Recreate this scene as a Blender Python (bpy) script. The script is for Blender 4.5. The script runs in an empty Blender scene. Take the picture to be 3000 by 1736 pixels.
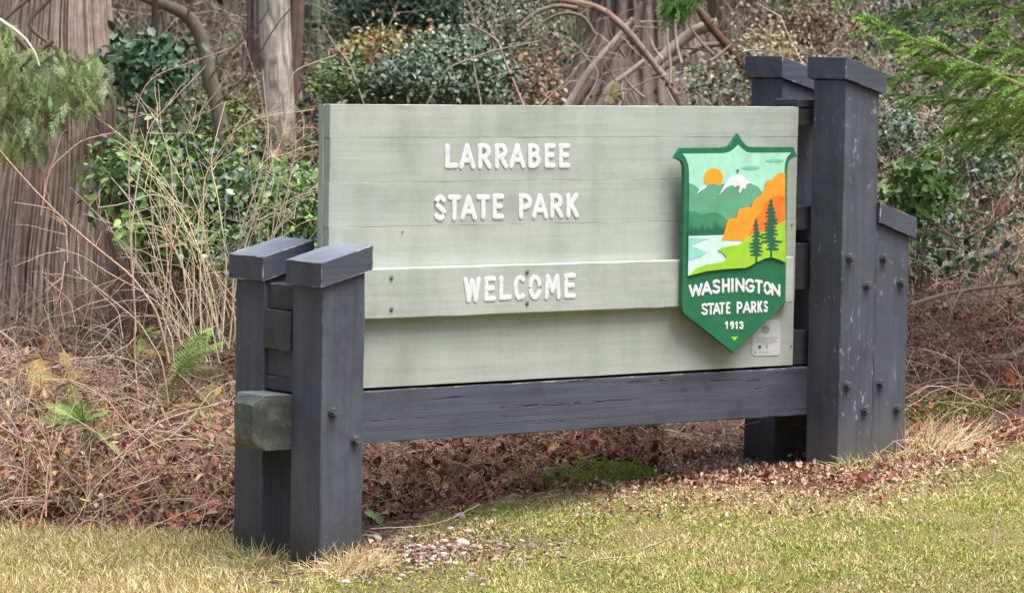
import bpy, bmesh, math
import numpy as np
from mathutils import Matrix, Vector
rng = np.random.default_rng(7)
S = bpy.context.scene
COL = S.collection
# ------------------------------------------------------------------ camera
CP = np.array([-6.9905, -10.2736, 1.8448]); YAW, PIT, ROL, FPX = 0.6517, 0.0684, 0.016, 10243.0
fw = np.array([math.sin(YAW)*math.cos(PIT), math.cos(YAW)*math.cos(PIT), -math.sin(PIT)])
rt0 = np.array([math.cos(YAW), -math.sin(YAW), 0.0]); up0 = np.cross(rt0, fw)
RT = math.cos(ROL)*rt0 + math.sin(ROL)*up0
UP = -math.sin(ROL)*rt0 + math.cos(ROL)*up0
cam = bpy.data.cameras.new('camera'); co = bpy.data.objects.new('camera', cam); COL.objects.link(co)
M = Matrix.Identity(4)
for i in range(3):
    M[i][0], M[i][1], M[i][2], M[i][3] = RT[i], UP[i], -fw[i], CP[i]
co.matrix_world = M
cam.sensor_width = 36; cam.lens = FPX/3000*36; cam.clip_start = .1; cam.clip_end = 2000
cam.dof.use_dof = True; cam.dof.focus_distance = 13.2; cam.dof.aperture_fstop = 9
S.camera = co
# ------------------------------------------------------------------ sky, sun, exposure
SUN_EL, SUN_AZ = math.radians(68), math.radians(165)     # azimuth clockwise from +Y
w = bpy.data.worlds.new('World'); S.world = w; w.use_nodes = True
nt = w.node_tree; bg = nt.nodes['Background']
sky = nt.nodes.new('ShaderNodeTexSky'); sky.sky_type = 'NISHITA'; sky.sun_disc = False
sky.sun_elevation = SUN_EL; sky.sun_rotation = SUN_AZ; sky.air_density = 1.0; sky.dust_density = 5.0; sky.ozone_density = 1.0
nt.links.new(sky.outputs[0], bg.inputs[0]); bg.inputs[1].default_value = .068
sl = bpy.data.lights.new('sun', 'SUN'); so = bpy.data.objects.new('sun', sl); COL.objects.link(so)
sl.energy = 1.5; sl.angle = math.radians(48); sl.color = (1, .965, .92)
sd = Vector((math.sin(SUN_AZ)*math.cos(SUN_EL), math.cos(SUN_AZ)*math.cos(SUN_EL), math.sin(SUN_EL)))
so.rotation_euler = sd.to_track_quat('Z', 'Y').to_euler()
S.view_settings.view_transform = 'Standard'; S.view_settings.look = 'None'
S.view_settings.exposure = 1.68; S.view_settings.gamma = 1; S.view_settings.use_curve_mapping = False
S.render.engine = 'CYCLES'
# ------------------------------------------------------------------ geometry of the place
def ray(px, py):       # px, py in pixels of a 3000-wide frame -> direction (depth 1)
    px = np.asarray(px, float); py = np.asarray(py, float)
    return fw + RT*((px-1500)/FPX)[..., None] + UP*((868-py)/FPX)[..., None]
def at(px, py, depth):
    return CP + ray(px, py)*np.asarray(depth, float)[..., None]
def proj(P):
    v = P-CP; z = v@fw
    return 1500+FPX*(v@RT)/z, 868-FPX*(v@UP)/z, z
def on_y(px, py, Y):
    d = ray(px, py); t = (Y-CP[1])/d[..., 1]
    return CP + d*t[..., None]
FH = np.array([math.sin(YAW), math.cos(YAW)]); RH = np.array([math.cos(YAW), -math.sin(YAW)])
def h3(ix, iy, iz, s):
    n = (ix*374761393 + iy*668265263 + iz*2147483647 % 982451653 + s*1274126177) & 0xffffffff
    n = ((n ^ (n >> 13))*1274126177) & 0xffffffff
    return ((n ^ (n >> 16)) & 0xffff)/65535.0
def vn3(x, y, z, s=0):
    x, y, z = np.broadcast_arrays(np.asarray(x, float), y, z)
    ix, iy, iz = (np.floor(a).astype(np.int64) for a in (x, y, z))
    fx, fy, fz = x-ix, y-iy, z-iz
    fx, fy, fz = (f*f*(3-2*f) for f in (fx, fy, fz)); r = 0
    for a in (0, 1):
        for b in (0, 1):
            for c in (0, 1):
                r = r + h3(ix+a, iy+b, iz+c, s)*(fx if a else 1-fx)*(fy if b else 1-fy)*(fz if c else 1-fz)
    return r
def vn(x, y, s=0): return vn3(x, y, 0.5, s)
def sstep(a, b, x):
    t = np.clip((x-a)/(b-a), 0, 1); return t*t*(3-2*t)
def gz(x, y):
    x = np.asarray(x, float); y = np.asarray(y, float)
    X = np.where(x < 3.4, x, 3.4+(1-np.exp(-(x-3.4)/2))*2); X = np.where(X > -2.5, X, -2.5+(X+2.5)*.2)
    X = np.maximum(X, -4)
    s = x*FH[0]+y*FH[1]; u = x*RH[0]+y*RH[1]
    z = -.01+.088*X
    b = np.clip(s-2.6, 0, 60)
    z = z + .075*b*np.exp(-b/70)
    z = z + .12*(vn(x*.5, y*.5, 3)-.5)*sstep(1.5, 5, s) + .03*(vn(x*3, y*3, 4)-.5)*(.4+.6*sstep(1.0, 2.5, s))
    return z
def ground_hit(px, py):
    px = np.atleast_1d(np.asarray(px, float)); py = np.atleast_1d(np.asarray(py, float))
    d = ray(px, py); t = np.full(len(px), 9.0); done = np.zeros(len(px), bool)
    for k in range(700):
        P = CP+d*t[:, None]; below = P[:, 2] < gz(P[:, 0], P[:, 1]); done |= below
        t = np.where(done, t, t+.06)
    P = CP+d*t[:, None]; P[:, 2] = gz(P[:, 0], P[:, 1])
    return P, done
D = 3000/2520.0      # layout notes were taken on a 2520-wide view
LAWN = np.array([(-4000, 1300), (0, 1300), (300, 1302), (560, 1318), (700, 1330), (860, 1350), (930, 1345), (1060, 1275), (1200, 1232), (1400, 1208),
                 (1550, 1205), (1800, 1205), (2100, 1212), (2220, 1185), (2350, 1140), (2520, 1088), (3300, 900)], float)*D
def lawn_mask(x, y):
    P = np.stack([x, y, gz(x, y)], -1); px, py, z = proj(P)
    b = np.interp(px, LAWN[:, 0], LAWN[:, 1]) + 26*(vn(x*5, y*5, 9)-.5) + 16*(vn(x*14, y*14, 19)-.5)
    return np.where(z > 2, py-b, 1e4)   # >0: lawn side (in px of the big frame)
# ------------------------------------------------------------------ object helpers
def prop(o, label=None, cat=None, group=None, kind=None):
    if label: o['label'] = label
    if cat: o['category'] = cat
    if group: o['group'] = group
    if kind: o['kind'] = kind
    return o
def empty(name, loc, label, cat, group=None):
    o = bpy.data.objects.new(name, None); COL.objects.link(o); o.location = loc; o.empty_display_size = .1
    return prop(o, label, cat, group)
def link(name, me, mat, parent=None):
    o = bpy.data.objects.new(name, me); COL.objects.link(o)
    if mat is not None and not me.materials: me.materials.append(mat)
    if parent is not None:
        o.parent = parent; o.matrix_parent_inverse = Matrix.Identity(4)
        base = np.zeros(3); q = parent
        while q is not None: base += np.array(q.location); q = q.parent
        o.location = Vector(-base)            # meshes are written in world coordinates
    return o
class Acc:
    def __init__(s): s.v = []; s.f = {3: [], 4: []}; s.c = []; s.n = 0
    def add(s, v, f, c):
        v = np.asarray(v, np.float32).reshape(-1, 3); c = np.asarray(c, np.float32)
        if c.ndim == 1: c = np.tile(c, (len(v), 1))
        s.v.append(v); s.c.append(c)
        for a in f:
            a = np.asarray(a, np.int64)
            if a.size: s.f[a.shape[1]].append(a+s.n)
        s.n += len(v); return s
    def mesh(s, name, smooth=True):
        v = np.concatenate(s.v); c = np.concatenate(s.c); me = bpy.data.meshes.new(name)
        me.vertices.add(len(v)); me.vertices.foreach_set('co', v.ravel())
        loops = []; starts = []; tot = 0
        for k in (3, 4):
            if s.f[k]:
                a = np.concatenate(s.f[k]); loops.append(a.ravel()); starts.append(tot+np.arange(len(a))*k); tot += a.size
        lp = np.concatenate(loops).astype(np.int32); st = np.concatenate(starts).astype(np.int32)
        me.loops.add(len(lp)); me.loops.foreach_set('vertex_index', lp)
        me.polygons.add(len(st)); me.polygons.foreach_set('loop_start', st)
        me.update(calc_edges=True); me.validate()
        at_ = me.color_attributes.new('tint', 'FLOAT_COLOR', 'POINT')
        cc = np.concatenate([c, np.ones((len(c), 1), np.float32)], 1); at_.data.foreach_set('color', cc.ravel())
        if smooth: me.polygons.foreach_set('use_smooth', np.ones(len(me.polygons), bool))
        return me
    def obj(s, name, mat, parent=None, smooth=True): return link(name, s.mesh(name, smooth), mat, parent)
def norm(a): return a/np.maximum(np.linalg.norm(a, axis=-1, keepdims=True), 1e-9)
def tubes(P, R, sides, col, acc, endcol=None):
    P = np.asarray(P, float); R = np.asarray(R, float); N, K = P.shape[:2]
    T = np.empty_like(P); T[:, 1:-1] = P[:, 2:]-P[:, :-2]; T[:, 0] = P[:, 1]-P[:, 0]; T[:, -1] = P[:, -1]-P[:, -2]; T = norm(T)
    mean = norm(P[:, -1]-P[:, 0]); ref = np.where(np.abs(mean[:, 2:3]) > .8, np.array([[1., .2, 0]]), np.array([[0, 0, 1.]]))
    B = norm(np.cross(T, ref[:, None, :])); Nn = np.cross(B, T)
    a = np.arange(sides)/sides*2*math.pi
    V = P[:, :, None]+R[:, :, None, None]*(np.cos(a)[:, None]*Nn[:, :, None]+np.sin(a)[:, None]*B[:, :, None])
    i = np.arange(K-1)[:, None]*sides; j = np.arange(sides)[None]; j2 = (j+1) % sides
    q = np.stack([i+j, i+j2, i+sides+j2, i+sides+j], -1).reshape(-1, 4)
    F = (np.arange(N)[:, None, None]*K*sides+q[None]).reshape(-1, 4)
    col = np.asarray(col, float)
    if col.ndim == 1: col = np.tile(col, (N, 1))
    C = np.repeat(col, K*sides, axis=0)
    acc.add(V.reshape(-1, 3), [F], C); return acc
def onetube(path, rad, sides, col, acc, K=None, wob=0, seed=0, bark=0):
    path = np.asarray(path, float); L = np.r_[0, np.cumsum(np.linalg.norm(np.diff(path, axis=0), axis=1))]
    K = K or max(6, int(L[-1]/.05)); t = np.linspace(0, L[-1], K)
    p = np.stack([np.interp(t, L, path[:, i]) for i in range(3)], 1)
    for _ in range(max(1, K//14)): p[1:-1] = (p[:-2]+2*p[1:-1]+p[2:])/4
    r = np.interp(t/L[-1], np.linspace(0, 1, len(rad)), rad) if np.ndim(rad) else np.full(K, float(rad))
    if wob: p = p+wob*np.stack([vn(t*4, i*7.3, seed)-.5 for i in range(3)], 1)
    r = r*(1+.18*(vn(t*9, 3.3, seed+5)-.5))
    return tubes(p[None], r[None], sides, col, acc)
def leaves(pos, d, nrm, L, W, col, acc, fold=.2):
    d = norm(d); s = norm(np.cross(d, nrm)); n = np.cross(s, d); L = np.asarray(L)[:, None]; W = np.asarray(W)[:, None]
    T = [(0, 0, 0), (.32, -.5, fold), (.32, .5, fold), (.7, -.42, fold), (.7, .42, fold), (1, 0, -.05), (.33, 0, 0), (.7, 0, 0)]
    V = np.stack([pos+d*L*a+s*W*b+n*W*c for a, b, c in T], 1); N = len(pos)
    f3 = np.array([(0, 6, 1), (0, 2, 6), (3, 7, 5), (7, 4, 5)]); f4 = np.array([(1, 6, 7, 3), (6, 2, 4, 7)])
    o = np.arange(N)[:, None, None]*8
    acc.add(V.reshape(-1, 3), [(o+f3).reshape(-1, 3), (o+f4).reshape(-1, 4)], np.repeat(col, 8, axis=0)); return acc
def flakes(pos, d, nrm, L, W, col, acc, bend=.0):     # 2-triangle strips (pointed)
    d = norm(d); s = norm(np.cross(d, nrm)); n = np.cross(s, d); L = np.asarray(L)[:, None]; W = np.asarray(W)[:, None]
    V = np.stack([pos-s*W*.5, pos+s*W*.5, pos+d*L*.6+s*W*.4+n*L*bend, pos+d*L*.6-s*W*.4+n*L*bend, pos+d*L+n*L*bend*.4], 1)
    o = np.arange(len(pos))[:, None, None]*5
    acc.add(V.reshape(-1, 3), [(o+np.array([[3, 2, 4]])).reshape(-1, 3), (o+np.array([[0, 1, 2, 3]])).reshape(-1, 4)], np.repeat(col, 5, axis=0)); return acc
def rdir(n, up=0., g=None):
    g = g or rng; v = g.normal(size=(n, 3)); v[:, 2] += up; return norm(v)
def pick(pal, n, jit=.18, g=None):
    g = g or rng; pal = np.asarray(pal, float); c = pal[g.integers(0, len(pal), n)]
    return np.clip(c*(1+jit*g.normal(size=(n, 1)))*(1+.06*g.normal(size=(n, 3))), .004, .95)
# ------------------------------------------------------------------ materials
def mat(name, rough=.7, spec=.3):
    m = bpy.data.materials.new(name); m.use_nodes = True; b = m.node_tree.nodes['Principled BSDF']
    b.inputs['Roughness'].default_value = rough; b.inputs['Specular IOR Level'].default_value = spec
    return m, m.node_tree, b
def nd(t, kind, **k):
    n = t.nodes.new(kind)
    for a, v in k.items():
        if a.startswith('i_'): n.inputs[int(a[2:])].default_value = v
        else: setattr(n, a, v)
    return n
def tint_mat(name, rough=.7, spec=.3, bump=0., bscale=80, vary=.0, vscale=30, trans=0.):
    m, t, b = mat(name, rough, spec); L = t.links
    a = nd(t, 'ShaderNodeAttribute', attribute_name='tint'); out = a.outputs['Color']
    geo = nd(t, 'ShaderNodeNewGeometry')
    if vary:
        nz = nd(t, 'ShaderNodeTexNoise'); nz.inputs['Scale'].default_value = vscale; nz.inputs['Detail'].default_value = 5
        L.new(geo.outputs['Position'], nz.inputs['Vector'])
        r = nd(t, 'ShaderNodeMapRange'); L.new(nz.outputs[0], r.inputs[0]); r.inputs[1].default_value = .25; r.inputs[2].default_value = .75
        r.inputs[3].default_value = 1-vary; r.inputs[4].default_value = 1+vary
        mx = nd(t, 'ShaderNodeVectorMath', operation='SCALE'); L.new(out, mx.inputs[0]); L.new(r.outputs[0], mx.inputs['Scale']); out = mx.outputs[0]
    L.new(out, b.inputs['Base Color'])
    if bump:
        nz = nd(t, 'ShaderNodeTexNoise'); nz.inputs['Scale'].default_value = bscale; nz.inputs['Detail'].default_value = 6
        L.new(geo.outputs['Position'], nz.inputs['Vector'])
        bp = nd(t, 'ShaderNodeBump'); bp.inputs['Strength'].default_value = bump; bp.inputs['Distance'].default_value = .01
        L.new(nz.outputs[0], bp.inputs['Height']); L.new(bp.outputs[0], b.inputs['Normal'])
    return m
def ramp(t, pts):
    r = nd(t, 'ShaderNodeValToRGB'); e = r.color_ramp.elements
    while len(e) < len(pts): e.new(.5)
    for k, (p, c) in enumerate(pts): e[k].position = p; e[k].color = (*c, 1) if len(c) == 3 else c
    return r
def wood_paint(name, base, base2, axis, worn, worn_amt=.5, speck=0., specc=(.6, .62, .6), rough=.55, grain=1., cracks=.5, dirtc=None, stain=.3, edge_w=.006, crack_gate=.6, top=None, drips=0.):
    """painted timber: stretched grain, cracks, worn arrises, drips"""
    m, t, b = mat(name, rough, .35); L = t.links
    geo = nd(t, 'ShaderNodeNewGeometry'); oi = nd(t, 'ShaderNodeObjectInfo')
    off = nd(t, 'ShaderNodeVectorMath', operation='SCALE'); off.inputs[0].default_value = (7.3, 3.1, 5.7); L.new(oi.outputs['Random'], off.inputs['Scale'])
    pos = nd(t, 'ShaderNodeVectorMath', operation='ADD'); L.new(geo.outputs['Position'], pos.inputs[0]); L.new(off.outputs[0], pos.inputs[1])
    def mapped(sc):
        k = nd(t, 'ShaderNodeMapping'); L.new(pos.outputs[0], k.inputs['Vector']); k.inputs['Scale'].default_value = sc; return k.outputs[0]
    st = [55, 55, 55]; st[axis] = 2.2
    g1 = nd(t, 'ShaderNodeTexNoise'); g1.inputs['Scale'].default_value = 1; g1.inputs['Detail'].default_value = 6; g1.inputs['Distortion'].default_value = .4; L.new(mapped(st), g1.inputs['Vector'])
    st2 = [9, 9, 9]; st2[axis] = 1.2
    g2 = nd(t, 'ShaderNodeTexNoise'); g2.inputs['Scale'].default_value = 1; g2.inputs['Detail'].default_value = 5; L.new(mapped(st2), g2.inputs['Vector'])
    blot = nd(t, 'ShaderNodeTexNoise'); blot.inputs['Scale'].default_value = 5; blot.inputs['Detail'].default_value = 6; blot.inputs['Roughness'].default_value = .7; L.new(pos.outputs[0], blot.inputs['Vector'])
    mx = nd(t, 'ShaderNodeMix', data_type='RGBA'); mx.inputs[6].default_value = (*base, 1); mx.inputs[7].default_value = (*base2, 1)
    rr = ramp(t, [(.32, (0, 0, 0)), (.68, (1, 1, 1))]); L.new(g2.outputs[0], rr.inputs[0]); L.new(rr.outputs[0], mx.inputs[0])
    out = mx.outputs[2]
    m2 = nd(t, 'ShaderNodeMix', data_type='RGBA', blend_type='MULTIPLY'); m2.inputs[0].default_value = stain
    r2 = ramp(t, [(.3, (.62, .62, .6)), (.5, (1, 1, 1)), (.75, (1.15, 1.15, 1.15))]); L.new(blot.outputs[0], r2.inputs[0]); L.new(out, m2.inputs[6]); L.new(r2.outputs[0], m2.inputs[7]); out = m2.outputs[2]
    # fine grain colour
    m3 = nd(t, 'ShaderNodeMix', data_type='RGBA', blend_type='MULTIPLY'); m3.inputs[0].default_value = .5*grain
    r3 = ramp(t, [(.3, (.7, .7, .7)), (.6, (1.08, 1.08, 1.08))]); L.new(g1.outputs[0], r3.inputs[0]); L.new(out, m3.inputs[6]); L.new(r3.outputs[0], m3.inputs[7]); out = m3.outputs[2]
    # cracks along the grain
    sc = [34, 34, 34]; sc[axis] = .55
    cr = nd(t, 'ShaderNodeTexNoise'); cr.inputs['Scale'].default_value = 1; cr.inputs['Detail'].default_value = 2; cr.inputs['Distortion'].default_value = .12; L.new(mapped(sc), cr.inputs['Vector'])
    rc = ramp(t, [(.485, (1, 1, 1)), (.5, (0, 0, 0)), (.515, (1, 1, 1))]); L.new(cr.outputs[0], rc.inputs[0])
    gate = nd(t, 'ShaderNodeMath', operation='GREATER_THAN'); L.new(blot.outputs[0], gate.inputs[0]); gate.inputs[1].default_value = crack_gate
    inv = nd(t, 'ShaderNodeMath', operation='SUBTRACT'); inv.inputs[0].default_value = 1; L.new(rc.outputs[0], inv.inputs[1])
    cm = nd(t, 'ShaderNodeMath', operation='MULTIPLY'); L.new(inv.outputs[0], cm.inputs[0]); L.new(gate.outputs[0], cm.inputs[1])
    cm2 = nd(t, 'ShaderNodeMath', operation='MULTIPLY'); L.new(cm.outputs[0], cm2.inputs[0]); cm2.inputs[1].default_value = cracks
    m4 = nd(t, 'ShaderNodeMix', data_type='RGBA'); L.new(cm2.outputs[0], m4.inputs[0]); L.new(out, m4.inputs[6]); m4.inputs[7].default_value = (base[0]*.35, base[1]*.35, base[2]*.35, 1); out = m4.outputs[2]
    # worn arrises from bevel node
    ab = nd(t, 'ShaderNodeAttribute', attribute_name='edge_gap'); sg = nd(t, 'ShaderNodeSeparateXYZ'); L.new(ab.outputs['Vector'], sg.inputs[0])
    mn = nd(t, 'ShaderNodeMath', operation='MINIMUM'); mxx = nd(t, 'ShaderNodeMath', operation='MAXIMUM'); m_2 = nd(t, 'ShaderNodeMath', operation='MINIMUM'); md = nd(t, 'ShaderNodeMath', operation='MAXIMUM')
    ab3 = []
    for k in range(3):
        q = nd(t, 'ShaderNodeMath', operation='ABSOLUTE'); L.new(sg.outputs[k], q.inputs[0]); ab3.append(q.outputs[0])
    ah = nd(t, 'ShaderNodeAttribute', attribute_name='half_size'); sh = nd(t, 'ShaderNodeSeparateXYZ'); L.new(ah.outputs['Vector'], sh.inputs[0]); qs = []
    for k in range(3):
        q = nd(t, 'ShaderNodeMath', operation='SUBTRACT'); L.new(sh.outputs[k], q.inputs[0]); L.new(ab3[k], q.inputs[1]); qs.append(q.outputs[0])
    L.new(qs[0], mn.inputs[0]); L.new(qs[1], mn.inputs[1]); L.new(qs[0], mxx.inputs[0]); L.new(qs[1], mxx.inputs[1])
    L.new(mxx.outputs[0], m_2.inputs[0]); L.new(qs[2], m_2.inputs[1]); L.new(mn.outputs[0], md.inputs[0]); L.new(m_2.outputs[0], md.inputs[1])
    ed = nd(t, 'ShaderNodeMapRange'); L.new(md.outputs[0], ed.inputs[0]); ed.inputs[1].default_value = edge_w; ed.inputs[2].default_value = .001; ed.inputs[3].default_value = 0; ed.inputs[4].default_value = 1
    wn = nd(t, 'ShaderNodeTexNoise'); wn.inputs['Scale'].default_value = 15; wn.inputs['Detail'].default_value = 6; wn.inputs['Roughness'].default_value = .75; L.new(pos.outputs[0], wn.inputs['Vector'])
    rw = ramp(t, [(.68-.22*worn_amt, (0, 0, 0)), (.76-.2*worn_amt, (1, 1, 1))]); wsum = nd(t, 'ShaderNodeMath', operation='MULTIPLY_ADD'); L.new(ed.outputs[0], wsum.inputs[0]); wsum.inputs[1].default_value = .12; L.new(wn.outputs[0], wsum.inputs[2]); L.new(wsum.outputs[0], rw.inputs[0])
    we = nd(t, 'ShaderNodeMath', operation='MULTIPLY'); L.new(ed.outputs[0], we.inputs[0]); L.new(rw.outputs[0], we.inputs[1])
    m5 = nd(t, 'ShaderNodeMix', data_type='RGBA'); L.new(we.outputs[0], m5.inputs[0]); L.new(out, m5.inputs[6]); m5.inputs[7].default_value = (*worn, 1); out = m5.outputs[2]
    if speck:
        sp = [38, 38, 38]; sp[axis] = 20
        sn = nd(t, 'ShaderNodeTexNoise'); sn.inputs['Scale'].default_value = 1; sn.inputs['Detail'].default_value = 4; sn.inputs['Roughness'].default_value = .6; L.new(mapped(sp), sn.inputs['Vector'])
        rs = ramp(t, [(.70-.06*speck, (0, 0, 0)), (.76-.06*speck, (1, 1, 1))]); L.new(sn.outputs[0], rs.inputs[0])
        bl = nd(t, 'ShaderNodeTexNoise'); bl.inputs['Scale'].default_value = 2.6; bl.inputs['Detail'].default_value = 3; L.new(pos.outputs[0], bl.inputs['Vector'])
        rb = ramp(t, [(.42, (0, 0, 0)), (.6, (1, 1, 1))]); L.new(bl.outputs[0], rb.inputs[0])
        mu = nd(t, 'ShaderNodeMath', operation='MULTIPLY'); L.new(rs.outputs[0], mu.inputs[0]); L.new(rb.outputs[0], mu.inputs[1])
        mu2 = nd(t, 'ShaderNodeMath', operation='MULTIPLY'); L.new(mu.outputs[0], mu2.inputs[0]); mu2.inputs[1].default_value = .6
        m6 = nd(t, 'ShaderNodeMix', data_type='RGBA'); L.new(mu2.outputs[0], m6.inputs[0]); L.new(out, m6.inputs[6]); m6.inputs[7].default_value = (*specc, 1); out = m6.outputs[2]
    if dirtc:   # splashed soil and algae at the foot (follows height above the ground)
        sx = nd(t, 'ShaderNodeSeparateXYZ'); L.new(geo.outputs['Position'], sx.inputs[0])
        gx = nd(t, 'ShaderNodeMath', operation='MULTIPLY_ADD'); L.new(sx.outputs[0], gx.inputs[0]); gx.inputs[1].default_value = -.088; L.new(sx.outputs[2], gx.inputs[2])
        nzz = nd(t, 'ShaderNodeMath', operation='MULTIPLY_ADD'); L.new(g2.outputs[0], nzz.inputs[0]); nzz.inputs[1].default_value = -.3; L.new(gx.outputs[0], nzz.inputs[2])
        dr = nd(t, 'ShaderNodeMapRange'); L.new(nzz.outputs[0], dr.inputs[0]); dr.inputs[1].default_value = -.12; dr.inputs[2].default_value = .06; dr.inputs[3].default_value = .75; dr.inputs[4].default_value = 0
        m7 = nd(t, 'ShaderNodeMix', data_type='RGBA'); L.new(dr.outputs[0], m7.inputs[0]); L.new(out, m7.inputs[6]); m7.inputs[7].default_value = (*dirtc, 1); out = m7.outputs[2]
    if drips:
        dn = nd(t, 'ShaderNodeTexNoise'); dn.inputs['Scale'].default_value = 1; dn.inputs['Detail'].default_value = 4; km = nd(t, 'ShaderNodeMapping'); L.new(geo.outputs['Position'], km.inputs['Vector']); km.inputs['Scale'].default_value = (9, 9, .8); L.new(km.outputs[0], dn.inputs['Vector'])
        rd = ramp(t, [(.30, (.80, .82, .76)), (.48, (1, 1, 1)), (.60, (1, 1, 1)), (.72, (1.12, 1.13, 1.12))]); L.new(dn.outputs[0], rd.inputs[0])
        m9 = nd(t, 'ShaderNodeMix', data_type='RGBA', blend_type='MULTIPLY'); m9.inputs[0].default_value = drips; L.new(out, m9.inputs[6]); L.new(rd.outputs[0], m9.inputs[7]); out = m9.outputs[2]
        kn = nd(t, 'ShaderNodeTexVoronoi'); kn.inputs['Scale'].default_value = 4.5; L.new(mapped([1, 1, 1.6]), kn.inputs['Vector']); rk = ramp(t, [(.012, (.62, .64, .58)), (.035, (1, 1, 1))]); L.new(kn.outputs['Distance'], rk.inputs[0])
        m10 = nd(t, 'ShaderNodeMix', data_type='RGBA', blend_type='MULTIPLY'); m10.inputs[0].default_value = .8; L.new(out, m10.inputs[6]); L.new(rk.outputs[0], m10.inputs[7]); out = m10.outputs[2]
    if top:     # lighter upper side; on the caps, sky reflection put into the colour
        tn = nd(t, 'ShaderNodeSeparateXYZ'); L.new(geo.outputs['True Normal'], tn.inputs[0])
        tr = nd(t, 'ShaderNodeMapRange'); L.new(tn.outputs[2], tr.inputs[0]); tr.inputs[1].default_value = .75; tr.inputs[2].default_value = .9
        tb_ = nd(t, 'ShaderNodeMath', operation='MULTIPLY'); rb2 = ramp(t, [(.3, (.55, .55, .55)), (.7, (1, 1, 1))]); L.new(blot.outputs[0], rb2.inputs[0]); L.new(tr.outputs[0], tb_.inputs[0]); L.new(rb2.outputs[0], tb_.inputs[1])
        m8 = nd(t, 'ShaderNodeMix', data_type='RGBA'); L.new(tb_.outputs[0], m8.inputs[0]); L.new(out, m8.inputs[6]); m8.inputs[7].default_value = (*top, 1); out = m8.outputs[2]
    L.new(out, b.inputs['Base Color'])
    hs = nd(t, 'ShaderNodeMath', operation='MULTIPLY_ADD'); L.new(cm2.outputs[0], hs.inputs[0]); hs.inputs[1].default_value = -1.2; L.new(g1.outputs[0], hs.inputs[2])
    bp = nd(t, 'ShaderNodeBump'); bp.inputs['Strength'].default_value = .45*grain; bp.inputs['Distance'].default_value = .003; L.new(hs.outputs[0], bp.inputs['Height'])
    L.new(bp.outputs[0], b.inputs['Normal'])
    rg = nd(t, 'ShaderNodeMapRange'); L.new(blot.outputs[0], rg.inputs[0]); rg.inputs[3].default_value = rough-.12; rg.inputs[4].default_value = rough+.15; L.new(rg.outputs[0], b.inputs['Roughness'])
    return m
GREY = (.069, .077, .105); GREY2 = (.096, .106, .140)
m_post = wood_paint('dark grey painted timber', GREY, GREY2, 2, (.30, .31, .34), .30, .9, (.26, .27, .31), dirtc=(.05, .045, .03), edge_w=.004, stain=.8, grain=1.1)
m_postr = wood_paint('dark grey painted timber with bird spatter', GREY, GREY2, 2, (.34, .35, .38), .25, 1.4, (.40, .41, .44), dirtc=(.14, .13, .11), edge_w=.004, stain=.7, grain=1.3)
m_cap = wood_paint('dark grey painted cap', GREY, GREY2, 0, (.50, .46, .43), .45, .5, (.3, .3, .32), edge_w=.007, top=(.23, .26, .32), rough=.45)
m_beam = wood_paint('dark grey painted beam', GREY, GREY2, 0, (.36, .31, .27), .35, .15, (.3, .3, .3), cracks=1., crack_gate=.5, edge_w=.008, stain=.7, grain=1.3)
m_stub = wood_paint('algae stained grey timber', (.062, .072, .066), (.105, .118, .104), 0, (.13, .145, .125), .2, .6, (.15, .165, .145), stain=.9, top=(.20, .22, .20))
m_rail = wood_paint('old dark grey rail', (.045, .048, .056), (.075, .078, .086), 0, (.16, .16, .15), .3, .8, (.17, .17, .16))
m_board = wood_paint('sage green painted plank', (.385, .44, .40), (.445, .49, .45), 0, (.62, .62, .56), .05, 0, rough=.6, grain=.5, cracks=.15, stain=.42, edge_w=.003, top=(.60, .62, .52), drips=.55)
def plain(name, c, rough=.45, spec=.4, nz=.0, sc=60, bump=.0):
    m, t, b = mat(name, rough, spec); L = t.links
    geo = nd(t, 'ShaderNodeNewGeometry'); n = nd(t, 'ShaderNodeTexNoise'); n.inputs['Scale'].default_value = sc; n.inputs['Detail'].default_value = 5; L.new(geo.outputs['Position'], n.inputs['Vector'])
    r = nd(t, 'ShaderNodeMapRange'); L.new(n.outputs[0], r.inputs[0]); r.inputs[1].default_value = .3; r.inputs[2].default_value = .7; r.inputs[3].default_value = 1-nz; r.inputs[4].default_value = 1+nz*.5
    v = nd(t, 'ShaderNodeVectorMath', operation='SCALE'); v.inputs[0].default_value = c; L.new(r.outputs[0], v.inputs['Scale']); L.new(v.outputs[0], b.inputs['Base Color'])
    if bump:
        bp = nd(t, 'ShaderNodeBump'); bp.inputs['Strength'].default_value = bump; bp.inputs['Distance'].default_value = .003; L.new(n.outputs[0], bp.inputs['Height']); L.new(bp.outputs[0], b.inputs['Normal'])
    return m
m_white = plain('white letter paint', (.76, .78, .81), .55, .3, .16, 60, .3)
m_bolt = plain('painted bolt', (.10, .105, .12), .45, .5, .5, 90, .3)
m_screw = plain('weathered screw', (.20, .22, .18), .5, .5, .4, 200, .3)
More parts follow.
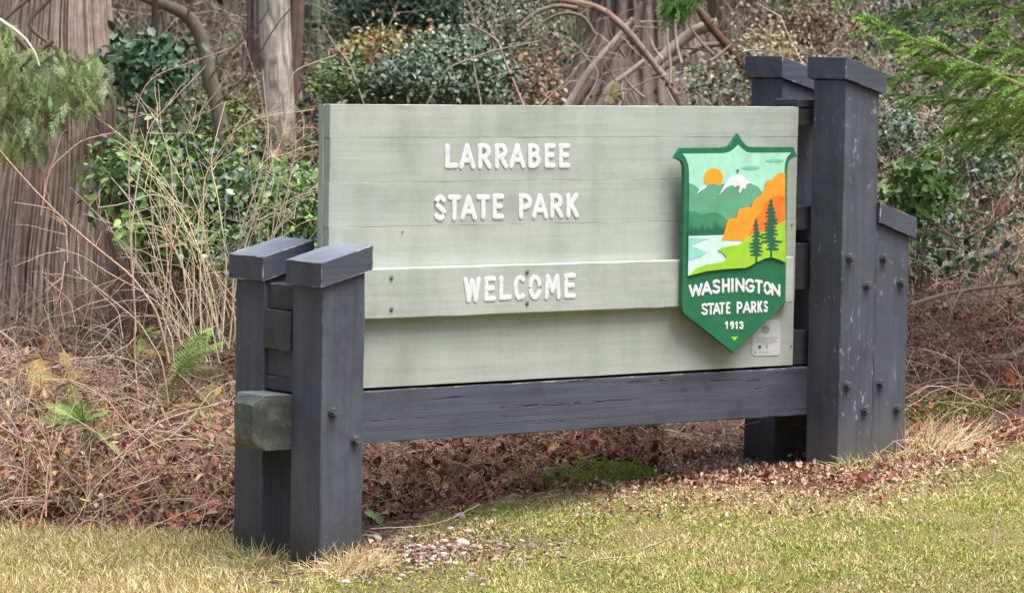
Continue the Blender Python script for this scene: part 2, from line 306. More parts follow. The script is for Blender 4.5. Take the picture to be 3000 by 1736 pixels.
# ------------------------------------------------------------------ the sign
sign = empty('park_sign', (1.25, .28, .1), 'long pale green timber park sign on dark grey posts with a coloured shield', 'sign')
def box(name, x, y, z, m, parent, bev=.004, jit=.0007, top=None, bot=None, step=.09, seed=0):
    """box with slightly uneven arrises; top/bot: functions of x giving sloped ends"""
    bm = bmesh.new(); bmesh.ops.create_cube(bm, size=1)
    for v in bm.verts:
        v.co = Vector((x[0] if v.co.x < 0 else x[1], y[0] if v.co.y < 0 else y[1], z[0] if v.co.z < 0 else z[1]))
    ext = [x[1]-x[0], y[1]-y[0], z[1]-z[0]]; ax = int(np.argmax(ext)); n = int(ext[ax]/step)
    if n > 1:
        es = [e for e in bm.edges if abs((e.verts[0].co-e.verts[1].co)[ax]) > ext[ax]*.9]
        bmesh.ops.subdivide_edges(bm, edges=es, cuts=n, use_grid_fill=True)
    g = np.random.default_rng(int(seed*77+abs(x[0])*100+abs(z[0])*1000))
    l1 = bm.verts.layers.float_vector.new('edge_gap'); l2 = bm.verts.layers.float_vector.new('half_size')
    cc = Vector(((x[0]+x[1])/2, (y[0]+y[1])/2, (z[0]+z[1])/2)); hf = Vector((ext[0]/2, ext[1]/2, ext[2]/2))
    tv = [v for v in bm.verts if v.co.z > z[1]-1e-5]; bv = [v for v in bm.verts if v.co.z < z[0]+1e-5]
    if bev: bmesh.ops.bevel(bm, geom=[e for e in bm.edges if e.calc_face_angle(0) > .8], offset=bev, segments=2, profile=.5, affect='EDGES')
    for v in bm.verts:
        v[l1] = v.co-cc; v[l2] = hf
        f = (v.co.z-z[0])/(z[1]-z[0]); zz = v.co.z
        if top and bot: zz = bot(v.co.x)+f*(top(v.co.x)-bot(v.co.x))
        elif top and f > .8: zz += (f-.8)/.2*(top(v.co.x)-z[1])
        v.co.z = zz
        v.co += Vector(g.normal(size=3)*jit)
    me = bpy.data.meshes.new(name)
    bm.to_mesh(me); bm.free()
    for p in me.polygons: p.use_smooth = False
    return link(name, me, m, parent)
Wp, Dp, XR = .184, .19, 2.4994
def bolt(parent, x, z, y, r=.0165, h=.022, m=None, name='bolt'):
    bm = bmesh.new()
    bmesh.ops.create_cone(bm, cap_ends=True, segments=10, radius1=r*1.28, radius2=r*1.22, depth=.006, matrix=Matrix.Translation((0, 0, .003)))
    bmesh.ops.create_cone(bm, cap_ends=True, segments=8, radius1=r, radius2=r*.9, depth=h, matrix=Matrix.Translation((0, 0, .005+h/2)))
    bmesh.ops.bevel(bm, geom=[e for e in bm.edges if e.calc_face_angle(0) > .9], offset=.0018, segments=2, affect='EDGES')
    bmesh.ops.rotate(bm, verts=bm.verts, matrix=Matrix.Rotation(math.pi/2, 3, 'X'))
    bmesh.ops.translate(bm, verts=bm.verts, vec=(x, y, z))
    me = bpy.data.meshes.new(name); bm.to_mesh(me); bm.free()
    return link(name, me, m or m_bolt, parent)
def post_with_cap(x0, y0, y1, ztop0, ztop1, thick, zb, m, label, cap_x=None, caplabel=None, seed=0):
    # ztop0/ztop1: height of the cap's upper face at its left / right end
    cx0, cx1 = cap_x or (x0-.02, x0+Wp+.02); sl = (ztop1-ztop0)/(cx1-cx0)
    tz = lambda X: ztop0+sl*(X-cx0)
    p = box('post', (x0, x0+Wp), (y0, y1), (zb, max(ztop0, ztop1)-thick), m, sign, top=lambda X: tz(X)-thick-.002, seed=seed)
    if label: p['label'] = label
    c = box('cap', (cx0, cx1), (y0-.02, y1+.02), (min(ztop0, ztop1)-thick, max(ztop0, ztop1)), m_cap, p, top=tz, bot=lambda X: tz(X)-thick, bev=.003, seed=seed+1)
    if caplabel: c['label'] = caplabel
    return p
pl = post_with_cap(0, 0, Dp, 1.104, 1.164, .088, -.25, m_post, None, caplabel='cap with chipped pale edges', seed=1)
plb = post_with_cap(0.002, 2*Dp, 3*Dp, 1.104, 1.164, .088, -.25, m_post, None, seed=2)
pr = post_with_cap(XR, 0, Dp, 1.864, 1.802, .084, 0, m_postr, 'tall post spattered with white specks', seed=3)
prb = post_with_cap(XR, 2*Dp, 3*Dp, 1.864, 1.802, .084, 0, m_post, None, seed=4)
psh = post_with_cap(XR+Wp+.003, 0.003, Dp, 1.286, 1.219, .082, 0, m_postr, 'short post bolted beside the tall post', cap_x=(XR+Wp+.003, XR+2*Wp+.023), seed=5)
pshb = post_with_cap(XR+Wp+.003, 2*Dp+.003, 3*Dp, 1.286, 1.219, .082, 0, m_post, None, cap_x=(XR+Wp+.003, XR+2*Wp+.023), seed=6)
for x, z in [(.048, .571), (.147, .464)]: bolt(pl, x, z, 0)
for x, z in [(2.539, 1.068), (2.635, .955), (2.540, .556), (2.639, .452)]: bolt(pr, x, z, 0)
for x, z in [(2.726, 1.061), (2.826, .96), (2.723, .556), (2.819, .449)]: bolt(psh, x, z, .003)
# beam with chamfered end
ZB0, ZB1 = .42, .6164
beam = box('beam', (.002, XR+2*Wp-.01), (Dp+.001, 2*Dp-.003), (ZB0, ZB1-.001), m_beam, sign, bev=.005, jit=.0009, seed=9)
bm = bmesh.new(); c = .034; xs = [.0015, -.112, -.146]
def ring(x, i): return [bm.verts.new((x, Dp+.0015+i, ZB0+.0+i)), bm.verts.new((x, Dp+.0015+i, ZB1-i)), bm.verts.new((x, 2*Dp-.003-i, ZB1-i)), bm.verts.new((x, 2*Dp-.003-i, ZB0+i))]
rs = [ring(xs[0], 0), ring(xs[1], 0), ring(xs[2], c)]
for a, b_ in zip(rs, rs[1:]):
    for k in range(4): bm.faces.new((a[k], a[(k+1) % 4], b_[(k+1) % 4], b_[k]))
bm.faces.new(rs[2]); bmesh.ops.recalc_face_normals(bm, faces=bm.faces)
bmesh.ops.subdivide_edges(bm, edges=bm.edges, cuts=3, use_grid_fill=True)
g = np.random.default_rng(5)
for v in bm.verts:
    if v.co.x < -.02: v.co += Vector(g.normal(size=3)*.0008)
me = bpy.data.meshes.new('beam_end'); bm.to_mesh(me); bm.free()
e = link('beam_end', me, m_stub, sign); e['label'] = 'chamfered beam end stained with green algae'
# rails and spacers behind the board
YB, YBk = .1903, .227
for z0, z1 in [(1.588, 1.655), (1.167, 1.263), (.925, 1.113), (.622, .76)]:
    box('rail', (.30, XR+Wp+.0), (YBk+.002, 2*Dp-.012), (z0, z1), m_rail, sign, seed=int(z0*100))
box('spacer_block', (XR-.045, XR+Wp), (YBk+.004, 2*Dp-.006), (1.585+.075, 1.692), m_rail, sign, seed=21)
for k, (z0, z1, dx) in enumerate([(.622, .672, .012), (.674, .770, .016), (.7725, .915, .0), (.918, 1.01, .02)]):
    box('spacer_block', (dx, .275), (Dp+.012+.003*k, 2*Dp-.004), (z0, z1), m_rail, sign, seed=30+k)
# planks of the board
XB0, XB1 = .1517, 2.4216
planks = []
for k, (z0, z1) in enumerate([(1.5423, 1.6626), (1.3792, 1.5420), (1.2162, 1.3789), (1.0555, 1.2159), (.8905, 1.0552), (.626, .8902)]):
    o = (0, .0004, .0001, .0005, .0001, .0003)[k]
    planks.append(box('plank', (XB0+.002*(k % 2), XB1-.001*(k % 3)), (YB+o, YBk-.001), (z0, z1), m_board, sign, bev=.0014, jit=.0003, seed=40+k))
box('end_batten', (XB0-.004, XB0+.03), (YBk, YBk+.03), (.63, 1.66), m_board, sign, bev=.002, jit=.0008, seed=60)
YW = .14
wel = box('welcome_plank', (.268, 2.3692), (YW, YB-.0015), (.8829, 1.0657), m_board, sign, bev=.004, jit=.0004, seed=70)
for x, y in [(963, 683), (963, 760), (1297, 668), (1297, 745)]:
    P = on_y(x*D, y*D, YW); bolt(wel, P[0], P[2], YW, r=.0065, h=.003, m=m_screw, name='screw')
for x, y in [(990, 570), (1190, 372), (1885, 553), (1948, 552), (870, 745), (1946, 850)]:
    P = on_y(x*D, y*D, YB); bolt(sign, P[0], P[2], YB-.0005, r=.003, h=.0005, m=m_screw, name='nail')
# letters, brushed strokes swept as flattened tubes
def arc(cx, cy, rx, ry, a0, a1, n=10):
    a = np.radians(np.linspace(a0, a1, n)); return [(cx+rx*math.cos(t), cy+ry*math.sin(t)) for t in a]
G = {
 'L': [[(.08, 1), (.05, .04)], [(.05, .03), (1, .05)]],
 'A': [[(0, 0), (.5, 1)], [(.5, 1), (1, 0)], [(.2, .3), (.8, .3)]],
 'R': [[(.04, 1), (.04, 0)], [(.04, 1), (.45, 1)]+arc(.5, .74, .42, .26, 88, -88)+[(.08, .46)], [(.45, .46), (1, 0)]],
 'B': [[(.04, 1), (.04, 0)], [(.04, 1), (.4, 1)]+arc(.45, .77, .4, .23, 88, -88)+[(.08, .54)], [(.4, .54)]+arc(.5, .27, .46, .27, 88, -88)+[(.04, 0)]],
 'E': [[(.05, 1), (.05, 0)], [(.05, 1), (1, 1)], [(.05, .52), (.85, .52)], [(.05, 0), (1, 0)]],
 'S': [arc(.52, .75, .42, .25, 30, 200, 12)+[(.3, .58), (.7, .42)]+arc(.5, .25, .45, .25, 30, -150, 12)],
 'T': [[(0, 1), (1, .99)], [(.5, 1), (.47, 0)]],
 'P': [[(.04, 1), (.04, 0)], [(.04, 1), (.5, 1)]+arc(.52, .73, .42, .27, 88, -88)+[(.06, .46)]],
 'K': [[(.05, 1), (.05, 0)], [(.95, 1), (.1, .42)], [(.35, .55), (1, 0)]],
 'W': [[(0, 1), (.24, 0)], [(.24, 0), (.5, .95)], [(.5, .95), (.76, 0)], [(.76, 0), (1, 1)]],
 'M': [[(.0, 0), (.1, 1)], [(.1, 1), (.5, .3)], [(.5, .3), (.9, 1)], [(.9, 1), (1, 0)]],
 'C': [arc(.55, .5, .52, .5, 50, 310, 16)],
 'O': [arc(.5, .5, .48, .5, 90, 450, 22)],
 'G': [arc(.55, .5, .52, .5, 50, 330, 16)+[(.98, .45), (.6, .45)]],
 'N': [[(.03, 0), (.03, 1)], [(.03, 1), (.97, 0)], [(.97, 0), (.97, 1)]],
 'H': [[(.03, 0), (.03, 1)], [(.97, 0), (.97, 1)], [(.03, .5), (.97, .5)]],
 'I': [[(.5, 0), (.5, 1)]],
 '1': [[(.1, .78), (.6, 1)], [(.6, 1), (.6, 0)]],
 '9': [arc(.5, .7, .42, .3, 0, 360, 14), [(.92, .7)]+arc(.42, .45, .5, .45, 0, -80, 8)],
 '3': [arc(.45, .75, .42, .25, 150, -80, 10), arc(.45, .26, .46, .26, 80, -150, 10)],
}
def letter(ch, quad, y, sw, depth, parent, m, zc=.5, seed=0):
    """quad: world (x,z) of bottom-left, bottom-right, top-right, top-left of the ink box; sw: half stroke width"""
    q = np.array(quad, float); acc = Acc(); h = np.linalg.norm(q[3]-q[0]); wd = np.linalg.norm(q[1]-q[0])
    mu, mv = sw/max(wd, 1e-4), sw/h; g = np.random.default_rng(seed)
    for si, st in enumerate(G[ch]):
        st = np.array(st, float); 
        u = mu+st[:, 0]*(1-2*mu) if ch != 'I' else np.full(len(st), .5); v = mv+st[:, 1]*(1-2*mv)
        pt = (q[0]*((1-u)*(1-v))[:, None]+q[1]*(u*(1-v))[:, None]+q[2]*(u*v)[:, None]+q[3]*((1-u)*v)[:, None])
        L = np.r_[0, np.cumsum(np.linalg.norm(np.diff(pt, axis=0), axis=1))]; n = max(4, int(L[-1]/(sw*.55)))
        t = np.linspace(0, L[-1], n); p = np.stack([np.interp(t, L, pt[:, k]) for k in (0, 1)], 1)
        d0 = (p[0]-p[1])/np.linalg.norm(p[0]-p[1]); d1 = (p[-1]-p[-2])/np.linalg.norm(p[-1]-p[-2])
        a = np.radians([85, 60, 35]); pre = [p[0]+d0*sw*math.sin(x) for x in a]; post = [p[-1]+d1*sw*math.sin(x) for x in a[::-1]]
        r = np.r_[[sw*math.cos(x) for x in a], sw*(1+.025*g.normal(size=n)), [sw*math.cos(x) for x in a[::-1]]]
        p = np.vstack([pre, p, post]); P3 = np.stack([p[:, 0], np.zeros(len(p)), p[:, 1]], 1)
        k0 = len(acc.v); tubes(P3[None], r[None], 14, (1, 1, 1), acc)
        vv = acc.v[k0]; yy = vv[:, 1]/sw; vv[:, 1] = np.sign(yy)*np.abs(yy)**.5*depth*(1+.04*si)
    me = acc.mesh('letter'); vs = np.empty(len(me.vertices)*3, np.float32); me.vertices.foreach_get('co', vs); vs = vs.reshape(-1, 3); vs[:, 1] += y; me.vertices.foreach_set('co', vs.ravel()); me.update()
    return link('letter', me, m, parent)
def word(items, org, sc, y, sw, depth, parent, m, slant=0):
    for k, it in enumerate(items):
        ch, x0, x1, y0, y1 = it[:5]; dx = it[5] if len(it) > 5 else 0; dy = it[6] if len(it) > 6 else 0
        c4 = [(x0, y1), (x1, y1+dy), (x1+dx, y0+dy), (x0+dx, y0)]
        q = [on_y(org[0]+a/sc, org[1]+b/sc, y)[[0, 2]] for a, b in c4]
        letter(ch, q, y, sw, depth, parent, m, seed=k)
o1 = (900, 250)
word([('L', 1012, 1114, 432, 622), ('A', 1120, 1240, 430, 622), ('R', 1256, 1360, 430, 622), ('R', 1380, 1482, 430, 620), ('A', 1490, 1610, 430, 617), ('B', 1626, 1724, 430, 615), ('E', 1748, 1834, 430, 614), ('E', 1853, 1941, 430, 614)], o1, 2.52, YB-.0005, .0104, .0026, planks[1], m_white)
word([('S', 930, 1030, 808, 1004), ('T', 1038, 1134, 808, 1002), ('A', 1130, 1252, 808, 998), ('T', 1250, 1350, 806, 994), ('E', 1363, 1452, 803, 991), ('P', 1558, 1662, 801, 990), ('A', 1658, 1778, 799, 988), ('R', 1788, 1890, 798, 984), ('K', 1908, 2004, 796, 982)], o1, 2.52, YB-.001, .0104, .0026, planks[2], m_white)
word([('W', 900, 1028, 282, 474, 0, -3), ('E', 1050, 1140, 277, 464, 0, -3), ('L', 1158, 1257, 272, 460, 0, -3), ('C', 1268, 1364, 268, 460, 0, -3), ('O', 1378, 1480, 264, 455, 0, -3), ('M', 1498, 1618, 260, 452, 0, -3), ('E', 1640, 1730, 255, 442, 0, -3)], (1000, 700), 2.52, YW-.0005, .0100, .0026, wel, m_white)
# shield
YS = .116
def zpt(a, y=YS): 
    a = np.array(a, float); return on_y(1900+a[:, 0]/1.9438, 350+a[:, 1]/1.9438, y)[:, [0, 2]]
def slab(name, pts, yf, th, m, parent, bev=0):
    bm = bmesh.new(); vs = [bm.verts.new((p[0], yf, p[1])) for p in pts]; f = bm.faces.new(vs)
    r = bmesh.ops.extrude_face_region(bm, geom=[f]); bmesh.ops.translate(bm, verts=[v for v in r['geom'] if isinstance(v, bmesh.types.BMVert)], vec=(0, th, 0))
    bmesh.ops.recalc_face_normals(bm, faces=bm.faces)
    if bev: bmesh.ops.bevel(bm, geom=[e for e in bm.edges if e.calc_face_angle(0) > .9 and abs(e.verts[0].co.y-e.verts[1].co.y) < 1e-6], offset=bev, segments=2, affect='EDGES')
    bmesh.ops.triangulate(bm, faces=[f for f in bm.faces if len(f.verts) > 4])
    me = bpy.data.meshes.new(name); bm.to_mesh(me); bm.free(); return link(name, me, m, parent)
OUT = [(150, 222), (163, 196), (185, 163), (300, 162), (440, 159), (462, 148), (485, 120), (500, 96), (510, 80), (520, 98), (537, 125), (556, 146), (578, 157), (700, 158), (828, 158), (836, 185), (849, 210), (812, 224), (796, 246), (790, 300),
       (789, 500), (786, 700), (784, 860), (781, 1040), (640, 1180), (482, 1327), (340, 1213), (200, 1103), (190, 1075), (196, 700), (203, 300), (200, 258), (190, 238), (168, 226)]
sh_c = {k: plain('shield '+k, (c[0]*.93+.01, c[1]*.93+.012, c[2]*.93+.012), .5, .35, .14, 22) for k, c in dict(green=(.012, .165, .072), sky=(.40, .80, .62), cloud=(.20, .62, .46), sun=(.93, .40, .02), far=(.13, .40, .24), mid=(.05, .28, .13), dark=(.012, .13, .075),
        snow=(.82, .85, .88), lake=(.66, .88, .84), teal=(.32, .74, .64), cliff=(.92, .36, .02), cliff2=(.85, .21, .02), lime=(.37, .66, .03), lime2=(.26, .52, .025)).items()}
shield = slab('shield', zpt(OUT), YS, .0175, sh_c['green'], sign, .0015)
shield['label'] = 'green shield with a mountain, sun, lake and fir tree scene'
slab('standoff', [(1.99, .92), (2.2, .92), (2.2, 1.5), (1.99, 1.5)], YS+.0185, .052, m_rail, shield)
n_l = [0]
def art(name, pts, c, lift): return slab(name, zpt(pts), YS-lift, .0008+lift*0+.0, sh_c[c], shield)
HILL = [(772, 812), (740, 798), (705, 787), (680, 784), (650, 792), (600, 815), (570, 834), (540, 844), (420, 851), (320, 863), (220, 888)]
INN = [(193, 195), (430, 192), (462, 184), (485, 168), (510, 144), (534, 168), (556, 184), (580, 190), (812, 189), (788, 215), (776, 250), (773, 300)]+HILL+[(224, 700), (230, 300), (226, 260), (212, 222)]
def ell(cx, cy, rx, ry, n=20): return [(cx+rx*math.cos(t), cy+ry*math.sin(t)) for t in np.linspace(0, 2*math.pi, n, endpoint=False)]
u = .0012
art('sky_panel', INN, 'sky', u)
art('cloud', ell(580, 274, 52, 11), 'cloud', 2*u); art('cloud', ell(716, 234, 52, 9), 'cloud', 2*u)
art('sun', ell(368, 332, 55, 55, 28), 'sun', 2*u)
FAR = [(229, 360), (262, 376), (285, 398), (315, 388), (345, 368), (372, 363), (395, 376), (415, 368), (440, 362), (475, 335), (500, 322), (530, 325), (585, 368), (618, 380), (640, 408), (660, 470), (640, 600), (440, 640), (226, 560)]
art('mountain', FAR, 'far', 3*u)
art('snow_cap', [(398, 430), (418, 392), (445, 352), (468, 330), (500, 312), (522, 314), (556, 340), (588, 362), (560, 366), (553, 372), (547, 397), (535, 388), (516, 420), (508, 410), (517, 382), (500, 374), (490, 388), (474, 372), (440, 386)], 'snow', 4*u)
art('snow_cap', [(272, 424), (290, 392), (312, 380), (330, 379), (312, 396), (292, 406)], 'snow', 4*u)
art('hill', [(226, 520), (255, 521), (280, 532), (300, 541), (330, 532), (365, 527), (400, 534), (425, 552), (448, 575), (470, 640), (440, 662), (224, 662)], 'mid', 4*u)
g = np.random.default_rng(3)
tl = [(223, 664)]
for x in range(226, 425, 9):
    hgt = 618-g.random()*14-(22 if x in range(360, 400) or x in range(290, 312) or x < 245 else 0)*g.random()*2
    tl += [(x-4, 640), (x, hgt), (x+4, 636)]
tl += [(426, 660)]
art('treeline', tl, 'dark', 5*u)
art('lake', [(222, 663), (420, 657), (545, 683), (520, 720), (430, 770), (445, 800), (300, 850), (219, 888)], 'lake', 5.6*u)
art('water_reflection', [(223, 672), (340, 675), (250, 705), (240, 722), (330, 752), (300, 775), (221, 800)], 'teal', 6.6*u)
CL = [(412, 686), (428, 630), (438, 590), (452, 566), (495, 558), (500, 530), (512, 508), (545, 500), (580, 499), (586, 470), (605, 450), (632, 432), (645, 402), (658, 390), (666, 345), (700, 341), (716, 318), (742, 304), (771, 304), (771, 640), (620, 660), (545, 690)]
art('cliff', CL, 'cliff', 6.6*u)
art('cliff_shade', [(560, 668), (590, 600), (600, 555), (640, 520), (655, 470), (700, 440), (735, 430), (771, 440), (771, 640), (620, 672)], 'cliff2', 7.6*u)
art('meadow', [(540, 682), (562, 664), (585, 655), (640, 640), (700, 612), (771, 572)]+HILL[0:1]+[(740, 797.5), (705, 786.5), (680, 783.5), (650, 791.5), (600, 814.5), (570, 833.5), (540, 843.5), (420, 850.5), (320, 862.5), (220.5, 887.5), (262, 845), (320, 826), (400, 812), (428, 800), (435, 783), (415, 758), (385, 742), (410, 728), (470, 716), (505, 712)], 'lime', 8.4*u)
def tree_sil(cx, top, base, hw, n, seed):
    g = np.random.default_rng(seed); L, R = [], []
    for side, out_ in ((1, R), (-1, L)):
        for k in range(n):
            f = (k+1)/n; y = top+(base-top)*(k+.4)/n*.86; w_ = hw*(f**.7)*(.5+.7*g.random())
            if k > n-3: w_ *= .75
            out_ += [(cx+side*w_*.35, y-6), (cx+side*w_*.7, y-1+4*g.random()), (cx+side*w_, y+3-7*g.random()), (cx+side*w_*.92, y+9), (cx+side*w_*.6, y+8+5*g.random()), (cx+side*max(4, w_*(.12+.2*g.random())), y+11)]
    def fixy(a):
        o = [a[0]]
        for q in a[1:]: o.append((q[0], max(q[1], o[-1][1]+.4)))
        return o
    ty = top+(base-top)*.87; R = [q for q in fixy(R) if q[1] < ty-1]; L = [q for q in fixy(L) if q[1] < ty-1]
    return [(cx, top-6)]+R+[(cx+5, ty+3), (cx+6, base)]+[(cx-6, base), (cx-5, ty+3)]+L[::-1]
art('fir_silhouette', tree_sil(688, 452, 790, 62, 14, 5), 'dark', 9.6*u)
art('fir_silhouette', tree_sil(604, 566, 812, 50, 10, 8), 'dark', 9.3*u)
art('arrow_mark', [(468, 1236), (509, 1235), (489, 1259)], 'lime', u)
bolt(shield, *zpt([(506, 290)])[0], YS-u, r=.0045, h=.002, m=m_screw, name='screw')
oz = (1900, 350); zs = 1.9438
xs_ = [(228, 308), (300, 362), (358, 412), (416, 464), (468, 486), (492, 548), (546, 606), (606, 650), (652, 700), (696, 752)]
tops = [942, 925, 912, 905, 902, 902, 904, 910, 918, 930]; bots = [1016, 1005, 996, 990, 986, 984, 986, 990, 996, 1004]
sl_ = [-14, -9, -6, -3, 0, 1, 4, 6, 8, 9]
word([(c_, a, b, t_, bt, 0, s_*.9) for c_, (a, b), t_, bt, s_ in zip('WASHINGTON', xs_, tops, bots, sl_)], oz, zs, YS-.0008, .0064, .0016, shield, m_white)
sp = [(297, 340), (335, 374), (366, 410), (402, 434), (440, 466), (500, 536), (536, 582), (582, 614), (618, 648), (653, 681)]
word([(c_, a, b, 1046-k*1.6, 1116-k*1.8, 0, -1) for k, (c_, (a, b)) in enumerate(zip('STATEPARKS', sp))], oz, zs, YS-.0008, .0050, .0016, shield, m_white)
word([(c_, a, b, 1148, 1195) for c_, (a, b) in zip('1913', [(434, 456), (462, 488), (492, 510), (514, 544)])], oz, zs, YS-.0008, .0042, .0016, shield, m_white)
# little notice plate behind the shield's tip
def rrect(x0, y0, x1, y1, r):
    p = []
    for cx, cy, a in [(x1-r, y0+r, -90), (x1-r, y1-r, 0), (x0+r, y1-r, 90), (x0+r, y0+r, 180)]:
        p += [(cx+r*math.cos(math.radians(a+t)), cy+r*math.sin(math.radians(a+t))) for t in (0, 30, 60, 90)]
    return p
YP = YB-.0026
m_plate = plain('notice plate', (.60, .62, .65), .35, .5, .12, 50); m_ink = plain('notice ink', (.33, .37, .38), .6, .3, .3, 200); m_ink2 = plain('notice dark ink', (.10, .13, .13), .6, .3, .3, 200)
tiltp = lambda pts: zpt([(a-(b-1240)*.02, b-(a-670)*.02) for a, b in pts], YP)
plate = slab('notice_plate', tiltp(rrect(592, 1140, 750, 1343, 18)), YP, .003, m_plate, sign)
slab('seal', tiltp(ell(665, 1195, 24, 24)), YP-.0006, .0007, m_ink, plate)
for k, (a, b) in enumerate([(612, 738), (622, 726), (606, 735), (640, 700)]):
    slab('text_line', tiltp([(a, 1240+k*11), (b, 1240+k*11), (b, 1243.5+k*11), (a, 1243.5+k*11)]), YP-.0006, .0007, m_ink, plate)
slab('symbol', tiltp(ell(634, 1293, 9, 11)), YP-.0006, .0007, m_ink2, plate); slab('symbol', tiltp(ell(674, 1291, 7, 8)), YP-.0006, .0007, m_ink, plate)
slab('text_line', tiltp([(606, 1318), (612, 1318), (612, 1332), (606, 1332)]), YP-.0006, .0007, m_ink2, plate); slab('text_line', tiltp([(625, 1322), (700, 1322), (700, 1325), (625, 1325)]), YP-.0006, .0007, m_ink, plate)
# ================================================================== ground
def make_ground():
    u = np.r_[-400, -200, -100, -60, -40, -28, -20, -15, -12, -10, np.arange(-8, 8.01, .06), 10, 12, 15, 20, 28, 40, 60, 100, 200, 400]
    s = np.r_[-60, -40, -28, -20, -14, -10, -7, -5, np.arange(-4, 5, .05), np.arange(5, 14, .12), np.arange(14, 40, .5), 45, 52, 60, 75, 100, 140, 200, 300, 500]
    U, Sg = np.meshgrid(u, s); x = U*RH[0]+Sg*FH[0]; y = U*RH[1]+Sg*FH[1]; z = gz(x, y)
    near = (np.abs(U) < 8) & (Sg < 14) & (Sg > -4)
    z = z + np.where(near, .018*(vn(x*9, y*9, 5)-.5)+.012*(vn(x*26, y*26, 6)-.5), 0)
    lm = lawn_mask(x, y); k = np.clip(lm/25+.5, 0, 1)[..., None]
    n1 = vn(x*2.2, y*2.2, 31)[..., None]; n2 = vn(x*13, y*13, 32)[..., None]
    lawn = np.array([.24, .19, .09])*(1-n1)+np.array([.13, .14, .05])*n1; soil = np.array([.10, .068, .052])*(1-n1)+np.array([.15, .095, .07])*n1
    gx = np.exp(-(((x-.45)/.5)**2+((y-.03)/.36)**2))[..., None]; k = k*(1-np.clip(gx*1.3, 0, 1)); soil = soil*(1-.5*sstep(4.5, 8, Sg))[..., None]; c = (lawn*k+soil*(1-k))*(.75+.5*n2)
    n, m = U.shape; idx = np.arange(n*m).reshape(n, m)
    f = np.stack([idx[:-1, :-1], idx[:-1, 1:], idx[1:, 1:], idx[1:, :-1]], -1).reshape(-1, 4)
    a = Acc(); a.add(np.stack([x, y, z], -1).reshape(-1, 3), [f], c.reshape(-1, 3))
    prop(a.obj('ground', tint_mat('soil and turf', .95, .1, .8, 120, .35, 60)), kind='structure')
make_ground()
def scatter(n, px, s, seed, power=1.0):
    """points on the ground spread over the wedge the picture looks into (px: big-frame columns, s: depth range)"""
    g = np.random.default_rng(seed); P = g.uniform(px[0], px[1], n); t = g.random(n)
    dep = 1/(1/s[0]+t**power*(1/s[1]-1/s[0])) if power != 1 else np.sqrt(g.uniform(s[0]**2, s[1]**2, n))
    lat = (P-1500)/FPX*dep; c0 = CP[:2]@FH; l0 = CP[:2]@RH
    x = (c0+dep)*FH[0]+(l0+lat)*RH[0]; y = (c0+dep)*FH[1]+(l0+lat)*RH[1]
    return np.stack([x, y, gz(x, y)], 1)
def foot(px, depth):      # ground point in a given column at a given distance
    lat = (px-1500)/FPX*depth; c0 = CP[:2]@FH; l0 = CP[:2]@RH
    x = (c0+depth)*FH[0]+(l0+lat)*RH[0]; y = (c0+depth)*FH[1]+(l0+lat)*RH[1]; return np.array([x, y, float(gz(x, y))])
def clear_of_sign(P, m=.02):
    bad = np.zeros(len(P), bool)
    for x0 in (0, XR, XR+Wp):
        for y0 in (0, 2*Dp): bad |= (P[:, 0] > x0-m) & (P[:, 0] < x0+Wp+m) & (P[:, 1] > y0-m) & (P[:, 1] < y0+Dp+m)
    return ~bad
m_leaf = tint_mat('leaf', .42, .45, 0, 1, .15, 50)
m_dull = tint_mat('dead leaf', .8, .2, 0, 1, .25, 90)
m_twig = tint_mat('twig bark', .8, .2, .3, 150, .3, 70)
m_grass = tint_mat('grass blade', .65, .25, 0, 1, .12, 40)
m_bark = tint_mat('bark', .92, .12, .9, 55, .28, 28)
def bark_mat():
    m = tint_mat('bark', .92, .12, 0, 55, .22, 22); t = m.node_tree; b = t.nodes['Principled BSDF']; geo = nd(t, 'ShaderNodeNewGeometry'); k = nd(t, 'ShaderNodeMapping'); k.inputs['Scale'].default_value = (90, 90, 11); t.links.new(geo.outputs['Position'], k.inputs['Vector'])
    n = nd(t, 'ShaderNodeTexNoise'); n.inputs['Scale'].default_value = 1; n.inputs['Detail'].default_value = 6; n.inputs['Roughness'].default_value = .65; n.inputs['Distortion'].default_value = .5; t.links.new(k.outputs[0], n.inputs['Vector'])
    bp = nd(t, 'ShaderNodeBump'); bp.inputs['Strength'].default_value = 1.; bp.inputs['Distance'].default_value = .014; t.links.new(n.outputs[0], bp.inputs['Height']); t.links.new(bp.outputs[0], b.inputs['Normal']); return m
m_bark = bark_mat()
m_stone = tint_mat('stone', .75, .3, .5, 120, .25, 60)
m_moss = tint_mat('moss', .95, .05, 1., 160, .4, 60)
Zup = np.array([0, 0, 1.])
